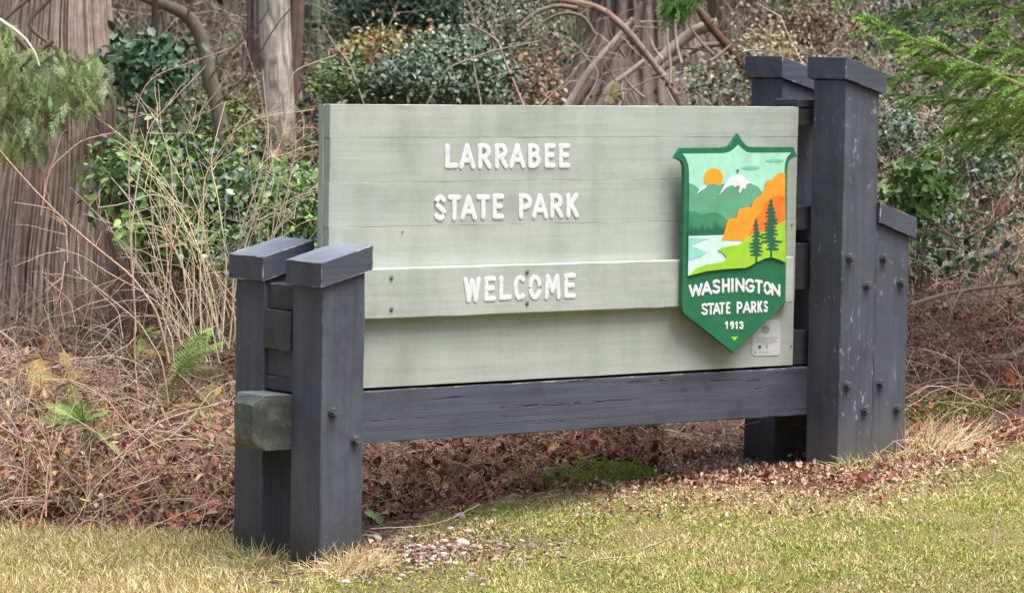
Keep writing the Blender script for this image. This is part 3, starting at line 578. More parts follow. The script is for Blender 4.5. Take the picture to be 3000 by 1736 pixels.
# ---- lawn
def make_lawn():
    acc = Acc(); g = np.random.default_rng(11)
    P = scatter(430000, (-350, 3350), (10.2, 15.8), 12); lm = lawn_mask(P[:, 0], P[:, 1]); keep = (lm > -6) & clear_of_sign(P)
    # gravel patch beside the left post is thinly grown
    gx = np.exp(-(((P[:, 0]-.45)/.48)**2+((P[:, 1]-.03)/.36)**2)); keep &= g.random(len(P)) > gx*.98
    px, py, z = proj(P); bare = vn(P[:, 0]*2.7, P[:, 1]*2.7, 41)
    spot = vn(P[:, 0]*1.1+3, P[:, 1]*1.1, 47)*.5+vn(P[:, 0]*4+3, P[:, 1]*4, 48)*.5; keep &= g.random(len(P)) < (.55+.9*(bare-.25)); keep &= (spot < .70) | (g.random(len(P)) < .35)
    P = P[keep]; lm = lm[keep]; n = len(P); px = px[keep]
    dry = vn(P[:, 0]*1.6, P[:, 1]*1.6, 42)*.6+vn(P[:, 0]*6, P[:, 1]*6, 43)*.5+.03
    left = sstep(1100, 500, px); dry = dry+.30*left+.25*sstep(60, 0, lm)-.10*sstep(1800, 2800, px)*sstep(20, 90, lm)
    isdry = g.random(n) < np.clip(sstep(.38, .74, dry), .12, .9)
    cg = pick([(.34, .41, .08), (.42, .47, .09), (.28, .37, .07), (.48, .50, .12), (.22, .32, .08), (.38, .37, .10)], n, .2, g)
    cd = pick([(.64, .54, .25), (.72, .61, .30), (.54, .45, .20), (.58, .43, .25), (.78, .69, .40), (.42, .32, .15)], n, .2, g)
    c = np.where(isdry[:, None], cd, cg)
    tall = isdry*left
    big = sstep(.45, .75, vn(P[:, 0]*2.1, P[:, 1]*2.1, 49)); c = c*(.84+.34*vn(P[:, 0]*.9, P[:, 1]*.9, 50)[:, None]); L = g.uniform(.008, .024, n)*(1+1.1*tall+.4*isdry+.8*big*g.random(n)); W = g.uniform(.0018, .0036, n)
    d = rdir(n, 0, g); d[:, 2] = np.abs(d[:, 2])*.8+.25+.35*(g.random(n))
    flakes(P-Zup*.003, d, rdir(n, .3, g), L, W, c, acc, .12)
    # small broad moss/clover leaflets
    Q = scatter(90000, (-350, 3350), (9.8, 15.6), 14); lm = lawn_mask(Q[:, 0], Q[:, 1]); gx = np.exp(-(((Q[:, 0]-.42)/.42)**2+((Q[:, 1]+.0)/.33)**2))
    Q = Q[(lm > 4) & clear_of_sign(Q) & (g.random(len(Q)) > gx*.9) & (vn(Q[:, 0]*3, Q[:, 1]*3, 45)+.2*g.random(len(Q)) > .50)]; n = len(Q)
    c = pick([(.31, .38, .09), (.34, .39, .09), (.26, .32, .08), (.38, .40, .12), (.36, .32, .13), (.40, .33, .15)], n, .08, g)
    flakes(Q+Zup*g.uniform(.002, .014, (n, 1)), rdir(n, .15, g), rdir(n, .6, g), g.uniform(.006, .013, n), g.uniform(.004, .008, n), c, acc, .1)
    prop(acc.obj('lawn_grass', m_grass, smooth=False), 'short mossy green and straw coloured grass in front of the sign', kind='stuff')
make_lawn()
def tuft(name, x, y, n, L, spread, pal, label, group, seed, up=1.1, lean=(0, 0), W=.0035):
    g = np.random.default_rng(seed); b = np.stack([x+g.normal(size=n)*spread, y+g.normal(size=n)*spread*.7], 1); P = np.c_[b, gz(b[:, 0], b[:, 1])]
    P = P[clear_of_sign(P, .004)]; n = len(P)
    d = rdir(n, up, g)+np.array([lean[0], lean[1], 0]); d = norm(d); ln = L*g.uniform(.5, 1.1, n); K = 5; t = np.linspace(0, 1, K)
    path = P[:, None]+d[:, None]*ln[:, None, None]*t[None, :, None]; path[:, :, 2] -= (t**2)[None]*ln[:, None]*g.uniform(.1, .55, n)[:, None]
    acc = Acc(); tubes(path, np.outer(np.full(n, W*.5), [1, .9, .75, .5, .15]), 3, pick(pal, n, .2, g), acc)
    o = empty(name, (x, y, float(gz(x, y))), label, 'grass', group)
    prop(acc.obj('blades', m_grass, o), kind='stuff')
STRAW = [(.70, .58, .34), (.62, .48, .26), (.78, .68, .44), (.50, .38, .19)]; MIX = STRAW+[(.30, .36, .12), (.36, .40, .14)]
tuft('grass_tuft', .06, -.06, 420, .16, .075, STRAW, 'straw coloured grass tuft at the foot of the front left post', None, 1)
tuft('grass_tuft', .17, -.05, 240, .14, .055, STRAW, 'small pale grass tuft at the right corner of the front left post', None, 2)
tuft('grass_tuft', -.08, .30, 240, .14, .06, MIX, 'greenish grass tuft between the two left posts', None, 3)
tuft('grass_tuft', -.04, .48, 220, .13, .05, MIX, 'green grass tuft at the foot of the back left post', None, 4)
tuft('grass_tuft', 2.95, -.08, 420, .26, .09, STRAW, 'large bent straw grass clump right of the short right post', None, 5, .5, (.5, -.1), .004)
tuft('grass_tuft', 2.76, -.06, 160, .15, .06, STRAW, 'dry grass tuft in front of the short right post', None, 6, .7, (.2, 0))
tuft('grass_tuft', 2.54, -.06, 200, .13, .05, MIX, 'low greenish tuft at the foot of the tall right post', None, 7)
tuft('grass_tuft', 3.2, .1, 300, .22, .12, STRAW, 'flattened dry grass clump farther right of the posts', None, 8, .35, (.7, -.2), .004)
# ---- stones
def stone_mesh(g, r):
    bm = bmesh.new(); bmesh.ops.create_icosphere(bm, subdivisions=2, radius=1)
    sc = np.array([r*g.uniform(.9, 1.4), r*g.uniform(.7, 1.0), r*g.uniform(.45, .7)]); off = g.random(3)*50
    for v in bm.verts:
        k = 1+.35*(float(vn3(v.co.x*1.2+off[0], v.co.y*1.2+off[1], v.co.z*1.2+off[2]))-.5); v.co = Vector(np.array(v.co)*k*sc)
    V = np.array([v.co for v in bm.verts]); F = np.array([[v.index for v in f.verts] for f in bm.faces]); bm.free(); return V, F
def stones():
    g = np.random.default_rng(21); vars_ = [stone_mesh(g, 1.) for _ in range(8)]
    acc = Acc(); P = []
    while len(P) < 650:
        x, y = g.normal(.42, .30), g.normal(.02, .24)
        if clear_of_sign(np.array([[x, y, 0.]]), .0)[0]: P.append((x, y))
    for _ in range(180): P.append(tuple(scatter(1, (800, 2900), (11.5, 15), int(g.integers(1e9)))[0][:2]))
    for x, y in P:
        V, F = vars_[g.integers(8)]; r = .003+.011*g.random()**1.7; a = g.random()*6.28; ca, sa = math.cos(a), math.sin(a)
        v = V*r@np.array([[ca, sa, 0], [-sa, ca, 0], [0, 0, 1]])+np.array([x, y, float(gz(x, y))+r*.3]); acc.add(v, [F], pick([(.42, .35, .29), (.52, .45, .39), (.30, .24, .20), (.22, .17, .14), (.38, .28, .22)], 1, .2, g)[0])
    prop(acc.obj('gravel', m_stone), 'small pale gravel scattered beside the left post', kind='stuff')
    big = [(925, 1334, .024), (930, 1378, .020), (1138, 1345, .026), (1030, 1350, .015), (1065, 1352, .016), (1092, 1340, .017), (1045, 1388, .013), (990, 1420, .015), (1130, 1278, .026), (1110, 1305, .014), (1072, 1378, .014),
           (955, 1362, .014), (1170, 1282, .015), (1208, 1292, .016), (1120, 1395, .012), (1010, 1325, .014), (975, 1345, .011), (1150, 1312, .013), (1000, 1375, .012), (948, 1408, .013), (1088, 1322, .012), (1215, 1262, .013)]
    names = {0: 'rounded cream stone touching the right side of the front left post foot', 2: 'largest pale oval stone at the right edge of the gravel patch', 8: 'pale pebble half buried at the top edge of the gravel patch', 1: 'white pebble low in the grass by the front left post'}
    for k, (a, b, r) in enumerate(big):
        P, _ = ground_hit(a*D, b*D); P = P[0]; V, F = vars_[k % 8]; ac = Acc(); a_ = g.random()*6; ca, sa = math.cos(a_), math.sin(a_)
        ac.add(V*r@np.array([[ca, sa, 0], [-sa, ca, 0], [0, 0, 1]]), [F], pick([(.56, .48, .41), (.64, .56, .50), (.46, .38, .32)], 1, .12, g)[0])
        o = link('pebble', ac.mesh('pebble'), m_stone); o.location = (P[0], P[1], P[2]+r*.25)
        prop(o, names.get(k, 'small pale pebble lying in the gravel patch right of the front left post'), 'pebble', None if k in names else 'pale pebbles in the gravel patch')
stones()
# ---- leaf litter and dead undergrowth
LIT = [(.30, .16, .12), (.38, .20, .15), (.24, .12, .09), (.44, .28, .21), (.34, .23, .17), (.18, .10, .08), (.42, .17, .10), (.50, .34, .26), (.30, .20, .15)]
def whip(g, P, L, d, sag, K=8, wob=.06):
    n = len(P); t = np.linspace(0, 1, K); path = P[:, None]+d[:, None]*L[:, None, None]*t[None, :, None]
    path[:, :, 2] -= (t**2.2)[None]*(L*sag)[:, None]
    w_ = g.normal(size=(n, K, 3))*wob*L[:, None, None]; w_ = np.cumsum(w_, axis=1)*.35; w_[:, 0] = 0
    return path+w_
def litter():
    g = np.random.default_rng(31); acc = Acc()
    P = scatter(120000, (-700, 3700), (11.5, 34), 32, .8); lm = lawn_mask(P[:, 0], P[:, 1]); zz_ = proj(P)[2]; P = P[(lm < 6) & clear_of_sign(P) & ((zz_ > 17.) | (vn(P[:, 0]*2.2, P[:, 1]*2.2, 38)*.6+vn(P[:, 0]*6, P[:, 1]*6, 39)*.4 < .60)) & ((zz_ < 17) | (.5*vn(P[:, 0]*1.1, P[:, 1]*1.1, 36)+.5*vn(P[:, 0]*3.2, P[:, 1]*3.2, 37) < .52))]; n = len(P)
    px, py, z = proj(P); sz = np.clip(z/15, .9, 2.2)
    c = pick(LIT, n, .25, g); far = sstep(17, 24, z)[:, None]; c = c*(1-far*.45)
    red = (sstep(2300, 2650, px)*sstep(22, 16, z))[:, None]; c = c*(1-red*.5)+red*.5*pick([(.46, .17, .12), (.52, .24, .16), (.40, .13, .10)], n, .2, g)
    leaves(P+Zup*g.uniform(.0, .035, (n, 1)), rdir(n, .1, g), rdir(n, 1.3, g), g.uniform(.012, .042, n)*sz, g.uniform(.008, .024, n)*sz, c, acc, .35)
    Q = scatter(15000, (1700, 2950), (12.6, 15.6), 33); lm = lawn_mask(Q[:, 0], Q[:, 1]); Q = Q[(lm > -70) & (lm < 110*g.random(len(Q))**1.6) & clear_of_sign(Q)]; n = len(Q)
    leaves(Q+Zup*g.uniform(.004, .03, (n, 1)), rdir(n, .1, g), rdir(n, 1.2, g), g.uniform(.008, .030, n), g.uniform(.004, .016, n), pick([(.50, .30, .22), (.56, .38, .28), (.44, .18, .13), (.62, .48, .36), (.66, .54, .40), (.30, .18, .13)], n, .2, g), acc, .35)
    Q = scatter(5000, (1100, 3100), (12.4, 15.6), 34); lm = lawn_mask(Q[:, 0], Q[:, 1]); Q = Q[(lm > -60) & (lm < 130*g.random(len(Q))**2) & clear_of_sign(Q)]; n = len(Q)
    dd = rdir(n, .1, g); tubes(whip(g, Q+Zup*.008, g.uniform(.03, .14, n), dd*np.array([1, 1, .25]), .1, 5, .08), np.outer(np.full(n, .0014), np.linspace(1, .4, 5)), 3, pick([(.62, .50, .38), (.70, .58, .42), (.46, .30, .22)], n, .15, g), acc)
    n = 700; Q = np.c_[g.normal(.45, .34, n), g.normal(.06, .26, n)]; Q = np.c_[Q, gz(Q[:, 0], Q[:, 1])]; Q = Q[clear_of_sign(Q)]; n = len(Q)
    leaves(Q+Zup*.006, rdir(n, .1, g), rdir(n, 1.2, g), g.uniform(.008, .028, n), g.uniform(.005, .016, n), pick([(.34, .20, .14), (.24, .14, .10), (.46, .34, .25), (.40, .20, .13)], n, .2, g), acc, .3)
    prop(acc.obj('leaf_litter', m_dull), 'reddish brown fallen leaf litter behind and below the sign', kind='stuff')
litter()
def brush():
    g = np.random.default_rng(51); acc = Acc()
    # dead bracken and bramble tangle: left bank, under the sign, right bank
    def heap(n, px, s, hmax, pal, rad, seed, L=(.25, .8), power=1., filt=None):
        P = scatter(n, px, s, seed, power); lm = lawn_mask(P[:, 0], P[:, 1]); k = (lm < -4) & clear_of_sign(P, .05)
        k &= ~((P[:, 1] > -.1) & (P[:, 1] < .62) & (P[:, 0] > -.2) & (P[:, 0] < 2.9))
        if filt is not None: k &= filt(P)
        P = P[k]; n = len(P); P[:, 2] += g.random(n)**1.6*hmax
        d = rdir(n, .25, g); ln = g.uniform(*L, n); z = proj(P)[2]
        tubes(whip(g, P, ln, d, .35, 7, .07), np.outer(rad*g.uniform(.6, 1.6, n)*np.clip(z/15, .9, 1.8), np.linspace(1, .35, 7)), 3, pick(pal, n, .25, g), acc); return P
    PINK = [(.46, .33, .27), (.56, .43, .34), (.36, .25, .19), (.66, .53, .42), (.28, .18, .14), (.50, .31, .24), (.60, .50, .36)]
    FAR_ = [(.34, .27, .20), (.42, .35, .27), (.24, .19, .14), (.50, .43, .33), (.30, .28, .17), (.18, .13, .10), (.38, .27, .21)]
    def notree(P):
        px, py, z = proj(P); return ~((px > 1600) & (px < 2260) & (z < 24.2)) & ~((vn(P[:, 0]*.9, P[:, 1]*.9, 77) > .55) & (z > 18))
    DARK = [(.24, .14, .10), (.32, .20, .14), (.18, .10, .08), (.38, .26, .18)]
    heap(9000, (-500, 800), (12.9, 18), .36, PINK, .0017, 52)
    heap(2600, (-500, 900), (15, 22), .5, PINK, .002, 53, (.3, 1.))
    heap(5200, (850, 1950), (13.1, 17), .26, DARK+PINK[:3], .0018, 54, (.15, .6)); heap(1500, (880, 2250), (12.9, 14.6), .05, PINK+[(.60, .50, .36)], .0014, 64, (.08, .3))
    heap(2600, (1900, 3400), (14.3, 20), .16, PINK+DARK, .002, 55, (.2, .7))
    heap(2400, (2500, 3600), (19, 27), .6, PINK+FAR_, .0026, 56, (.4, 1.2), filt=notree)
    heap(2600, (600, 2700), (20, 30), .7, FAR_, .0028, 57, (.4, 1.3), filt=notree)
    heap(1500, (-300, 1100), (22, 32), 1.0, FAR_, .003, 58, (.5, 1.5), filt=notree)
    P = scatter(1500, (250, 3100), (17.5, 26), 59); P = P[notree(P)]; n = len(P)
    tubes(whip(g, P, g.uniform(.5, 1.6, n), rdir(n, 1.6, g), .18, 9, .05), np.outer(.0028*g.uniform(.6, 1.5, n), np.linspace(1, .35, 9)), 3, pick([(.60, .52, .40), (.50, .42, .33), (.66, .60, .50), (.46, .44, .32), (.40, .30, .24)], n, .15, g), acc)
    prop(acc.obj('dead_undergrowth', m_twig), 'tangle of dead brown bracken stalks and bramble canes', kind='stuff')
    acc = Acc()
    def curl(n, px, s, hmax, pal, seed, L=(.02, .06), lim=None):
        P = scatter(n, px, s, seed); lm = lawn_mask(P[:, 0], P[:, 1]); k = (lm < -6) & clear_of_sign(P, .05) & ~((P[:, 1] > -.1) & (P[:, 1] < .62) & (P[:, 0] > -.2) & (P[:, 0] < 2.9)); P = P[k]; n = len(P)
        P[:, 2] += g.random(n)**1.5*hmax; z = proj(P)[2]; sz = np.clip(z/15, .9, 1.8)
        leaves(P, rdir(n, -.2, g), rdir(n, .3, g), g.uniform(*L, n)*sz, g.uniform(L[0]*.5, L[1]*.5, n)*sz, pick(pal, n, .25, g), acc, .4)
    curl(30000, (-500, 800), (12.9, 18), .34, LIT+[(.40, .36, .12), (.36, .30, .10)], 61)
    curl(5200, (880, 1950), (13.1, 17), .20, [(.26, .10, .08), (.30, .15, .10), (.16, .08, .06), (.40, .22, .14)], 62, (.03, .08))
    curl(12000, (600, 3500), (19, 29), .6, LIT+[(.22, .22, .10)], 63, (.03, .07))
    prop(acc.obj('dead_bracken_leaves', m_dull), 'curled brown and rust dead leaves caught in the undergrowth', kind='stuff')
brush()
# ---- big fallen leaves that can be told apart
def maple_leaf(pos, d, nrm, L, col, name, label, group):
    acc = Acc(); d = norm(np.array([d]))[0]; s = norm(np.cross(d, nrm)[None])[0]; n = np.cross(s, d)
    pts = [(0, 0), (.12, .12), (.05, .38), (.22, .34), (.35, .60), (.42, .34), (.60, .40), (.62, .18), (.80, .16), (1.05, 0)]
    pts = pts+[(a, -b) for a, b in pts[-2:0:-1]]
    g = np.random.default_rng(int(abs(pos[0])*1000+abs(pos[2])*777)); V = [pos+d*L*.35+n*L*.06]+[pos+d*L*a+s*L*b+n*L*(.22*abs(b)*g.uniform(-.4, 1.6)+.10*g.normal()) for a, b in pts]
    m = len(pts); F = [(0, 1+k, 1+(k+1) % m) for k in range(m)]
    acc.add(np.array(V), [np.array(F)], col); o = acc.obj(name, m_dull, None, False); prop(o, label, 'leaf', group)
LEAFS = [(415, 1195, 0, .16), (455, 1215, 1, .15), (395, 1180, 0, .12), (470, 1190, 2, .12), (520, 1215, 0, .12), (540, 1228, 2, .1), (130, 1285, 0, .13), (165, 1275, 2, .11), (90, 1300, 0, .1), (190, 1288, 0, .09), (345, 1245, 2, .09), (480, 1062, 0, .1), (500, 1100, 2, .1), (545, 1090, 0, .08), (60, 1180, 0, .08), (440, 1300, 0, .09),
         (1100, 1185, 3, .15), (1060, 1150, 4, .14), (1160, 1200, 3, .12), (1010, 1230, 5, .12), (960, 1240, 5, .12), (1080, 1240, 3, .1), (1200, 1170, 5, .1), (1130, 1260, 4, .08), (1015, 1275, 5, .1),
         (2070, 1195, 0, .09), (2180, 1188, 2, .09), (1900, 1190, 0, .09), (1760, 1196, 2, .08), (2330, 925, 0, .09), (2400, 1000, 2, .09), (2480, 960, 0, .1), (2290, 870, 2, .1), (2450, 850, 0, .1), (2120, 1200, 2, .08)]
LC = [(.52, .20, .11), (.46, .14, .08), (.50, .17, .13), (.36, .17, .11), (.48, .22, .09), (.22, .09, .08)]
LEAFLAB = {(415, 1195): 'largest orange maple leaf in the cluster left of the back post', (455, 1215): 'darker orange maple leaf right of the largest one', (130, 1285): 'rust orange leaf at the lawn edge below the cedar', (480, 1062): 'single rust leaf high on the bank beside the beam end', (60, 1180): 'orange leaf at the far left edge of the bank',
    (1100, 1185): 'largest curled brown leaf in the hollow under the beam', (2330, 925): 'reddish leaf on the bank just right of the short post', (2120, 1200): 'reddish leaf on the lawn edge below the tall right post', (1760, 1196): 'orange brown leaf on the lawn edge under the beam', (2480, 960): 'reddish leaf at the right edge of the picture'}
LEAFS += [(int(gx_), int(gy_), int(q_), l_) for gx_, gy_, q_, l_ in zip(np.random.default_rng(5).uniform(330, 565, 26), np.random.default_rng(6).uniform(1090, 1290, 26), np.random.default_rng(7).integers(0, 5, 26), np.random.default_rng(8).uniform(.06, .12, 26))]
gl = np.random.default_rng(71)
for a, b, ci, L in LEAFS:
    P, _ = ground_hit(a*D, b*D); lift = .16 if a < 600 and b < 1270 else .03
    dpt = (P[0]-CP)@fw
    d = rdir(1, .0, gl)[0]; nr = norm((np.array([0, 0, .7])-fw*.9+gl.normal(size=3)*.4)[None])[0]
    if a < 600 and b < 1270: P[0] = at(a*D, b*D, dpt-.25)
    grp = 'rust coloured maple leaves on the left bank' if a < 600 else ('dark curled leaves in the hollow under the sign' if a < 1300 else 'reddish leaves on the right bank')
    lab = 'rust orange maple leaf lying on the brown bank left of the sign' if a < 600 else ('dark brown curled leaf in the hollow under the beam' if a < 1300 else 'reddish fallen leaf on the bare ground around the right posts')
    lab = LEAFLAB.get((a, b), lab); grp = None if (a, b) in LEAFLAB else grp
    maple_leaf(P[0]+Zup*(.01 if lift < .1 else 0), d, nr, L*.85, LC[ci], 'fallen_leaf', lab, grp)
# ---- trees
def trunk_mesh(path, rad, nang, nrow, amp, F, lowf, colA, colB, acc, seed, flare=0, lobes=0, ridgepow=1.):
    path = np.array(path, float); t = np.linspace(0, 1, nrow); tk = np.linspace(0, 1, len(path))
    p = np.stack([np.interp(t, tk, path[:, i]) for i in range(3)], 1); r = np.interp(t, tk, rad)
    for _ in range(nrow//20): p[1:-1] = (p[:-2]+2*p[1:-1]+p[2:])/4; r[1:-1] = (r[:-2]+2*r[1:-1]+r[2:])/4
    a = np.arange(nang)/nang*2*math.pi; A, T = np.meshgrid(a, t); H = np.linspace(0, np.linalg.norm(path[-1]-path[0]), nrow)[:, None]+0*A
    sw = .25*(vn3(np.cos(A)*2, np.sin(A)*2, H*1.5, seed)-.5)
    R0 = r[:, None]+0*A
    lob = 1+lobes*(vn3(np.cos(A)*1.3+9, np.sin(A)*1.3, H*.35, seed+1)-.5)*2*np.clip(1.3-T*1.1, .15, 1)
    f1 = vn3(np.cos(A+sw)*F, np.sin(A+sw)*F, H*lowf, seed+2); f2 = vn3(np.cos(A+sw)*F*2.3, np.sin(A+sw)*F*2.3, H*lowf*2.2, seed+3)
    ridge = 1-np.abs(2*f1-1); ridge = 1-np.clip((ridge-.72)/.28, 0, 1)**ridgepow; fine = f2
    f3 = vn3(np.cos(A)*F*3, np.sin(A)*F*3, H*lowf*14, seed+6)
    disp = amp*1.1*(ridge-.6)+amp*.9*(fine-.5)+amp*.45*(f3-.5)
    R = R0*lob+disp
    X = p[:, 0][:, None]+R*np.cos(A); Y = p[:, 1][:, None]+R*np.sin(A); Z = p[:, 2][:, None]+0*A
    mixv = np.clip(vn3(np.cos(A+sw)*F*1.5, np.sin(A+sw)*F*1.5, H*lowf*1.3, seed+4)*1.2-.1, 0, 1)[..., None]
    crev = (.45+.55*ridge)[..., None]    # colour gets darker in the fissures
    C = (np.array(colA)*(1-mixv)+np.array(colB)*mixv)*crev*(.8+.4*fine[..., None])
    i = np.arange(nrow-1)[:, None]*nang; j = np.arange(nang)[None]; j2 = (j+1) % nang
    acc.add(np.stack([X, Y, Z], -1).reshape(-1, 3), [np.stack([i+j, i+j2, i+nang+j2, i+nang+j], -1).reshape(-1, 4)], C.reshape(-1, 3)); return acc
def pathpx(pts, depth, D_=D):
    q = np.array(pts, float)*D_; dep = np.broadcast_to(np.asarray(depth, float), (len(q),)); return at(q[:, 0], q[:, 1], dep)
def cedar_sprays(acc, origin, n, reach, g, pal, L=(.10, .20), fwid=.006):
    """drooping flat cedar fronds: a stem with alternating forked fingers"""
    d = norm(np.array([g.normal(size=n)*.8, g.normal(size=n)*.8, -np.abs(g.normal(size=n))-.8]).T)
    for k in range(n):
        c = pick(pal, 1, .18, g)[0]; ln = g.uniform(*L); o = origin[k]; dk = d[k]; sd_ = norm(np.cross(dk, g.normal(size=3))[None])[0]; m = 13
        t = np.linspace(.05, 1, m); sgn = np.where(np.arange(m) % 2, 1, -1)[:, None]
        base = o+dk*ln*t[:, None]-Zup*(t[:, None]**2)*ln*.15; fd = dk*.75+sd_*sgn*.8+g.normal(size=(m, 3))*.18; fl = ln*(.42*(1-t*.75)+.08)*g.uniform(.45, 1.25, m)
        nn = np.cross(dk, sd_)
        flakes(base, fd, np.tile(nn, (m, 1)), fl, np.full(m, fwid), np.tile(c, (m, 1))*g.uniform(.8, 1.2, (m, 1)), acc, .04)
        b2 = base+norm(fd)*fl[:, None]*.35; flakes(b2, dk*.95+sd_*sgn*.25, np.tile(nn, (m, 1)), fl*.6, np.full(m, fwid), np.tile(c, (m, 1))*g.uniform(.8, 1.2, (m, 1)), acc, .04)
        flakes(o[None], dk[None], nn[None], [ln*1.08], [.006], c[None]*.8, acc)
def crown_high(parent, cx, cy, z0, z1, R, n, g, pal, lw=.10, name='crown'):
    acc = Acc(); t = g.random(n); z = z0+(z1-z0)*t; rr = R*(1-t*.75)*np.sqrt(g.random(n)); a = g.random(n)*6.283
    P = np.stack([cx+rr*np.cos(a), cy+rr*np.sin(a), z-rr*.25], 1)
    P += .35*(np.stack([vn(P[:, 0]*2, z*2, 1), vn(P[:, 1]*2, z*2, 2), vn(P[:, 0]*2, P[:, 1]*2, 3)], 1)-.5)
    flakes(P, rdir(n, -.4, g), rdir(n, .8, g), g.uniform(lw, lw*2.6, n), g.uniform(lw*.35, lw*.8, n), pick(pal, n, .25, g), acc, .08); acc.obj(name, m_grass, parent, False)
GRN = [(.05, .095, .03), (.07, .12, .035), (.04, .075, .03), (.09, .14, .045)]
# large cedar at the left
def big_cedar():
    g = np.random.default_rng(81); b = foot(95*D, 17.2); r0 = .80
    o = empty('cedar_tree', tuple(b), 'massive cedar with furrowed grey bark at the left edge, half hidden by hanging fronds', 'tree')
    acc = Acc(); top = at(150*D, -1400*D, 17.2); mid = at(150*D, -10*D, 17.2); m1 = at(135*D, 260*D, 17.2); m2 = at(105*D, 520*D, 17.2)
    low = b-Zup*.3; P = [low, b+Zup*.15, m2, m1, mid, top]; zs_ = np.array([p[2] for p in P]); zz = np.linspace(zs_[0], zs_[-1], 12)
    pth = np.stack([np.interp(zz, zs_, [p[i] for p in P]) for i in range(3)], 1); rr = np.interp(zz, zs_, [.66, .50, .385, .325, .235, .17])
    trunk_mesh(pth, rr, 700, 420, .019, 24., 1.1, (.40, .295, .245), (.65, .515, .45), acc, 3, lobes=.20, ridgepow=.8)
    acc.obj('trunk', m_bark, o)
    # boughs carrying the hanging fronds
    acc = Acc(); boughs = [[(150, -60), (40, 20), (-60, 120)], [(160, -40), (60, 60), (150, 130), (255, 190)], [(130, 100), (60, 150), (0, 230), (-60, 300)], [(40, 90), (90, 150), (180, 190), (240, 215)], [(-40, 90), (30, 190), (70, 280)]]
    for k, bb in enumerate(boughs): onetube(pathpx(bb, 16.3), [.014, .004], 6, (.20, .15, .11), acc)
    acc.obj('bough', m_twig, o)
    acc = Acc(); pal = [(.30, .40, .15), (.37, .44, .18), (.26, .36, .15), (.24, .34, .18), (.38, .38, .20), (.32, .41, .21)]
    regs = [((-60, 250), (110, 240), 400), ((20, 266), (150, 255), 210), ((-60, 220), (210, 315), 270), ((-60, 120), (290, 355), 120), ((-60, 60), (-20, 120), 130), ((-30, 115), (330, 370), 40)]
    for (xa, xb), (ya, yb), n in regs:
        xx = g.uniform(xa, xb, n); yy = g.uniform(ya, yb, n); ok = ~((xx > 150) & (yy > 270)) & ~((xx > 40) & (yy < 110)) & (yy > 60+(xx-60)*.42); xx, yy = xx[ok], yy[ok]
        O = at(xx*D, yy*D, g.uniform(15.9, 16.5, len(xx))); cedar_sprays(acc, O, len(xx), .3, g, pal, (.05, .12), .0038)
    f = acc.obj('foliage', m_grass, o, False); f['label'] = 'hanging yellowish green cedar fronds in front of the bark'
    crown_high(o, pth[-1][0], pth[-1][1], 3.6, 9, 2.8, 5000, g, GRN)
    acc = Acc(); onetube(pathpx([(-30, 30), (0, 45), (40, 78), (68, 98), (88, 130), (95, 162)], 15.6), [.010, .004], 6, (.80, .78, .70), acc, wob=.02)
    q = acc.obj('dead_twig', m_twig, o); q['label'] = 'bare whitish dead twig hanging in front of the cedar'
big_cedar()
def simple_tree(name, pts, rad, depth, cA, cB, label, cat='tree', group=None, seed=0, amp=.006, F=5, lowf=1.5, crown=True, nang=120, root=True, pal=GRN):
    g = np.random.default_rng(seed+900); b = foot(pts[-1][0]*D, depth)
    o = empty(name, tuple(b), label, cat, group); P = pathpx(pts, depth)[::-1]
    if root: P = np.vstack([b-Zup*.15, P[(P[:, 2] > b[2]+.1)]])
    r = np.interp(np.linspace(0, 1, 10), np.linspace(0, 1, len(rad)), rad[::-1]); zs_ = P[:, 2]; zz = np.linspace(zs_[0], zs_[-1], 10)
    pth = np.stack([np.interp(zz, zs_, P[:, i]) for i in range(3)], 1); acc = Acc()
    trunk_mesh(pth, r, nang, 200, amp, F, lowf, cA, cB, acc, seed, lobes=.08); acc.obj('trunk', m_bark, o)
    if crown: crown_high(o, pth[-1][0], pth[-1][1], pth[-1][2]-.3, pth[-1][2]+3.5, 1.5, 1400, g, pal)
    return o
simple_tree('alder_tree', [(668, -900), (672, 0), (682, 200), (692, 400), (700, 480)], [.08, .098, .10, .105], 22, (.40, .36, .29), (.62, .58, .49), 'pale grey alder trunk with mottled lichen left of the board', seed=11, amp=.004, F=3, lowf=5)
simple_tree('slender_tree', [(740, -900), (728, 0), (722, 160), (704, 300), (690, 420)], [.05, .06, .055, .05], 22.6, (.15, .10, .09), (.26, .19, .17), 'dark reddish slender trunk leaning right behind the pale alder', seed=12, amp=.008, F=4)
simple_tree('slender_tree', [(632, -900), (628, 0), (625, 220), (622, 420)], [.05, .055, .06, .06], 25, (.20, .15, .14), (.33, .26, .24), 'dull brown narrow trunk just left of the pale alder', seed=13, amp=.01, F=4)
simple_tree('slender_tree', [(400, -900), (395, 0), (394, 120), (372, 300), (384, 560)], [.04, .045, .05, .05], 26, (.26, .20, .18), (.36, .29, .26), 'thin grey brown trunk seen between the cedar and the curved maple', seed=14, amp=.006, F=3)
simple_tree('mossy_tree', [(775, -900), (768, 0), (772, 200), (776, 320)], [.06, .08, .09, .10], 29, (.16, .20, .13), (.28, .32, .22), 'blurred mossy green trunk right of the dark slender trunk', seed=15, amp=.01, F=4)
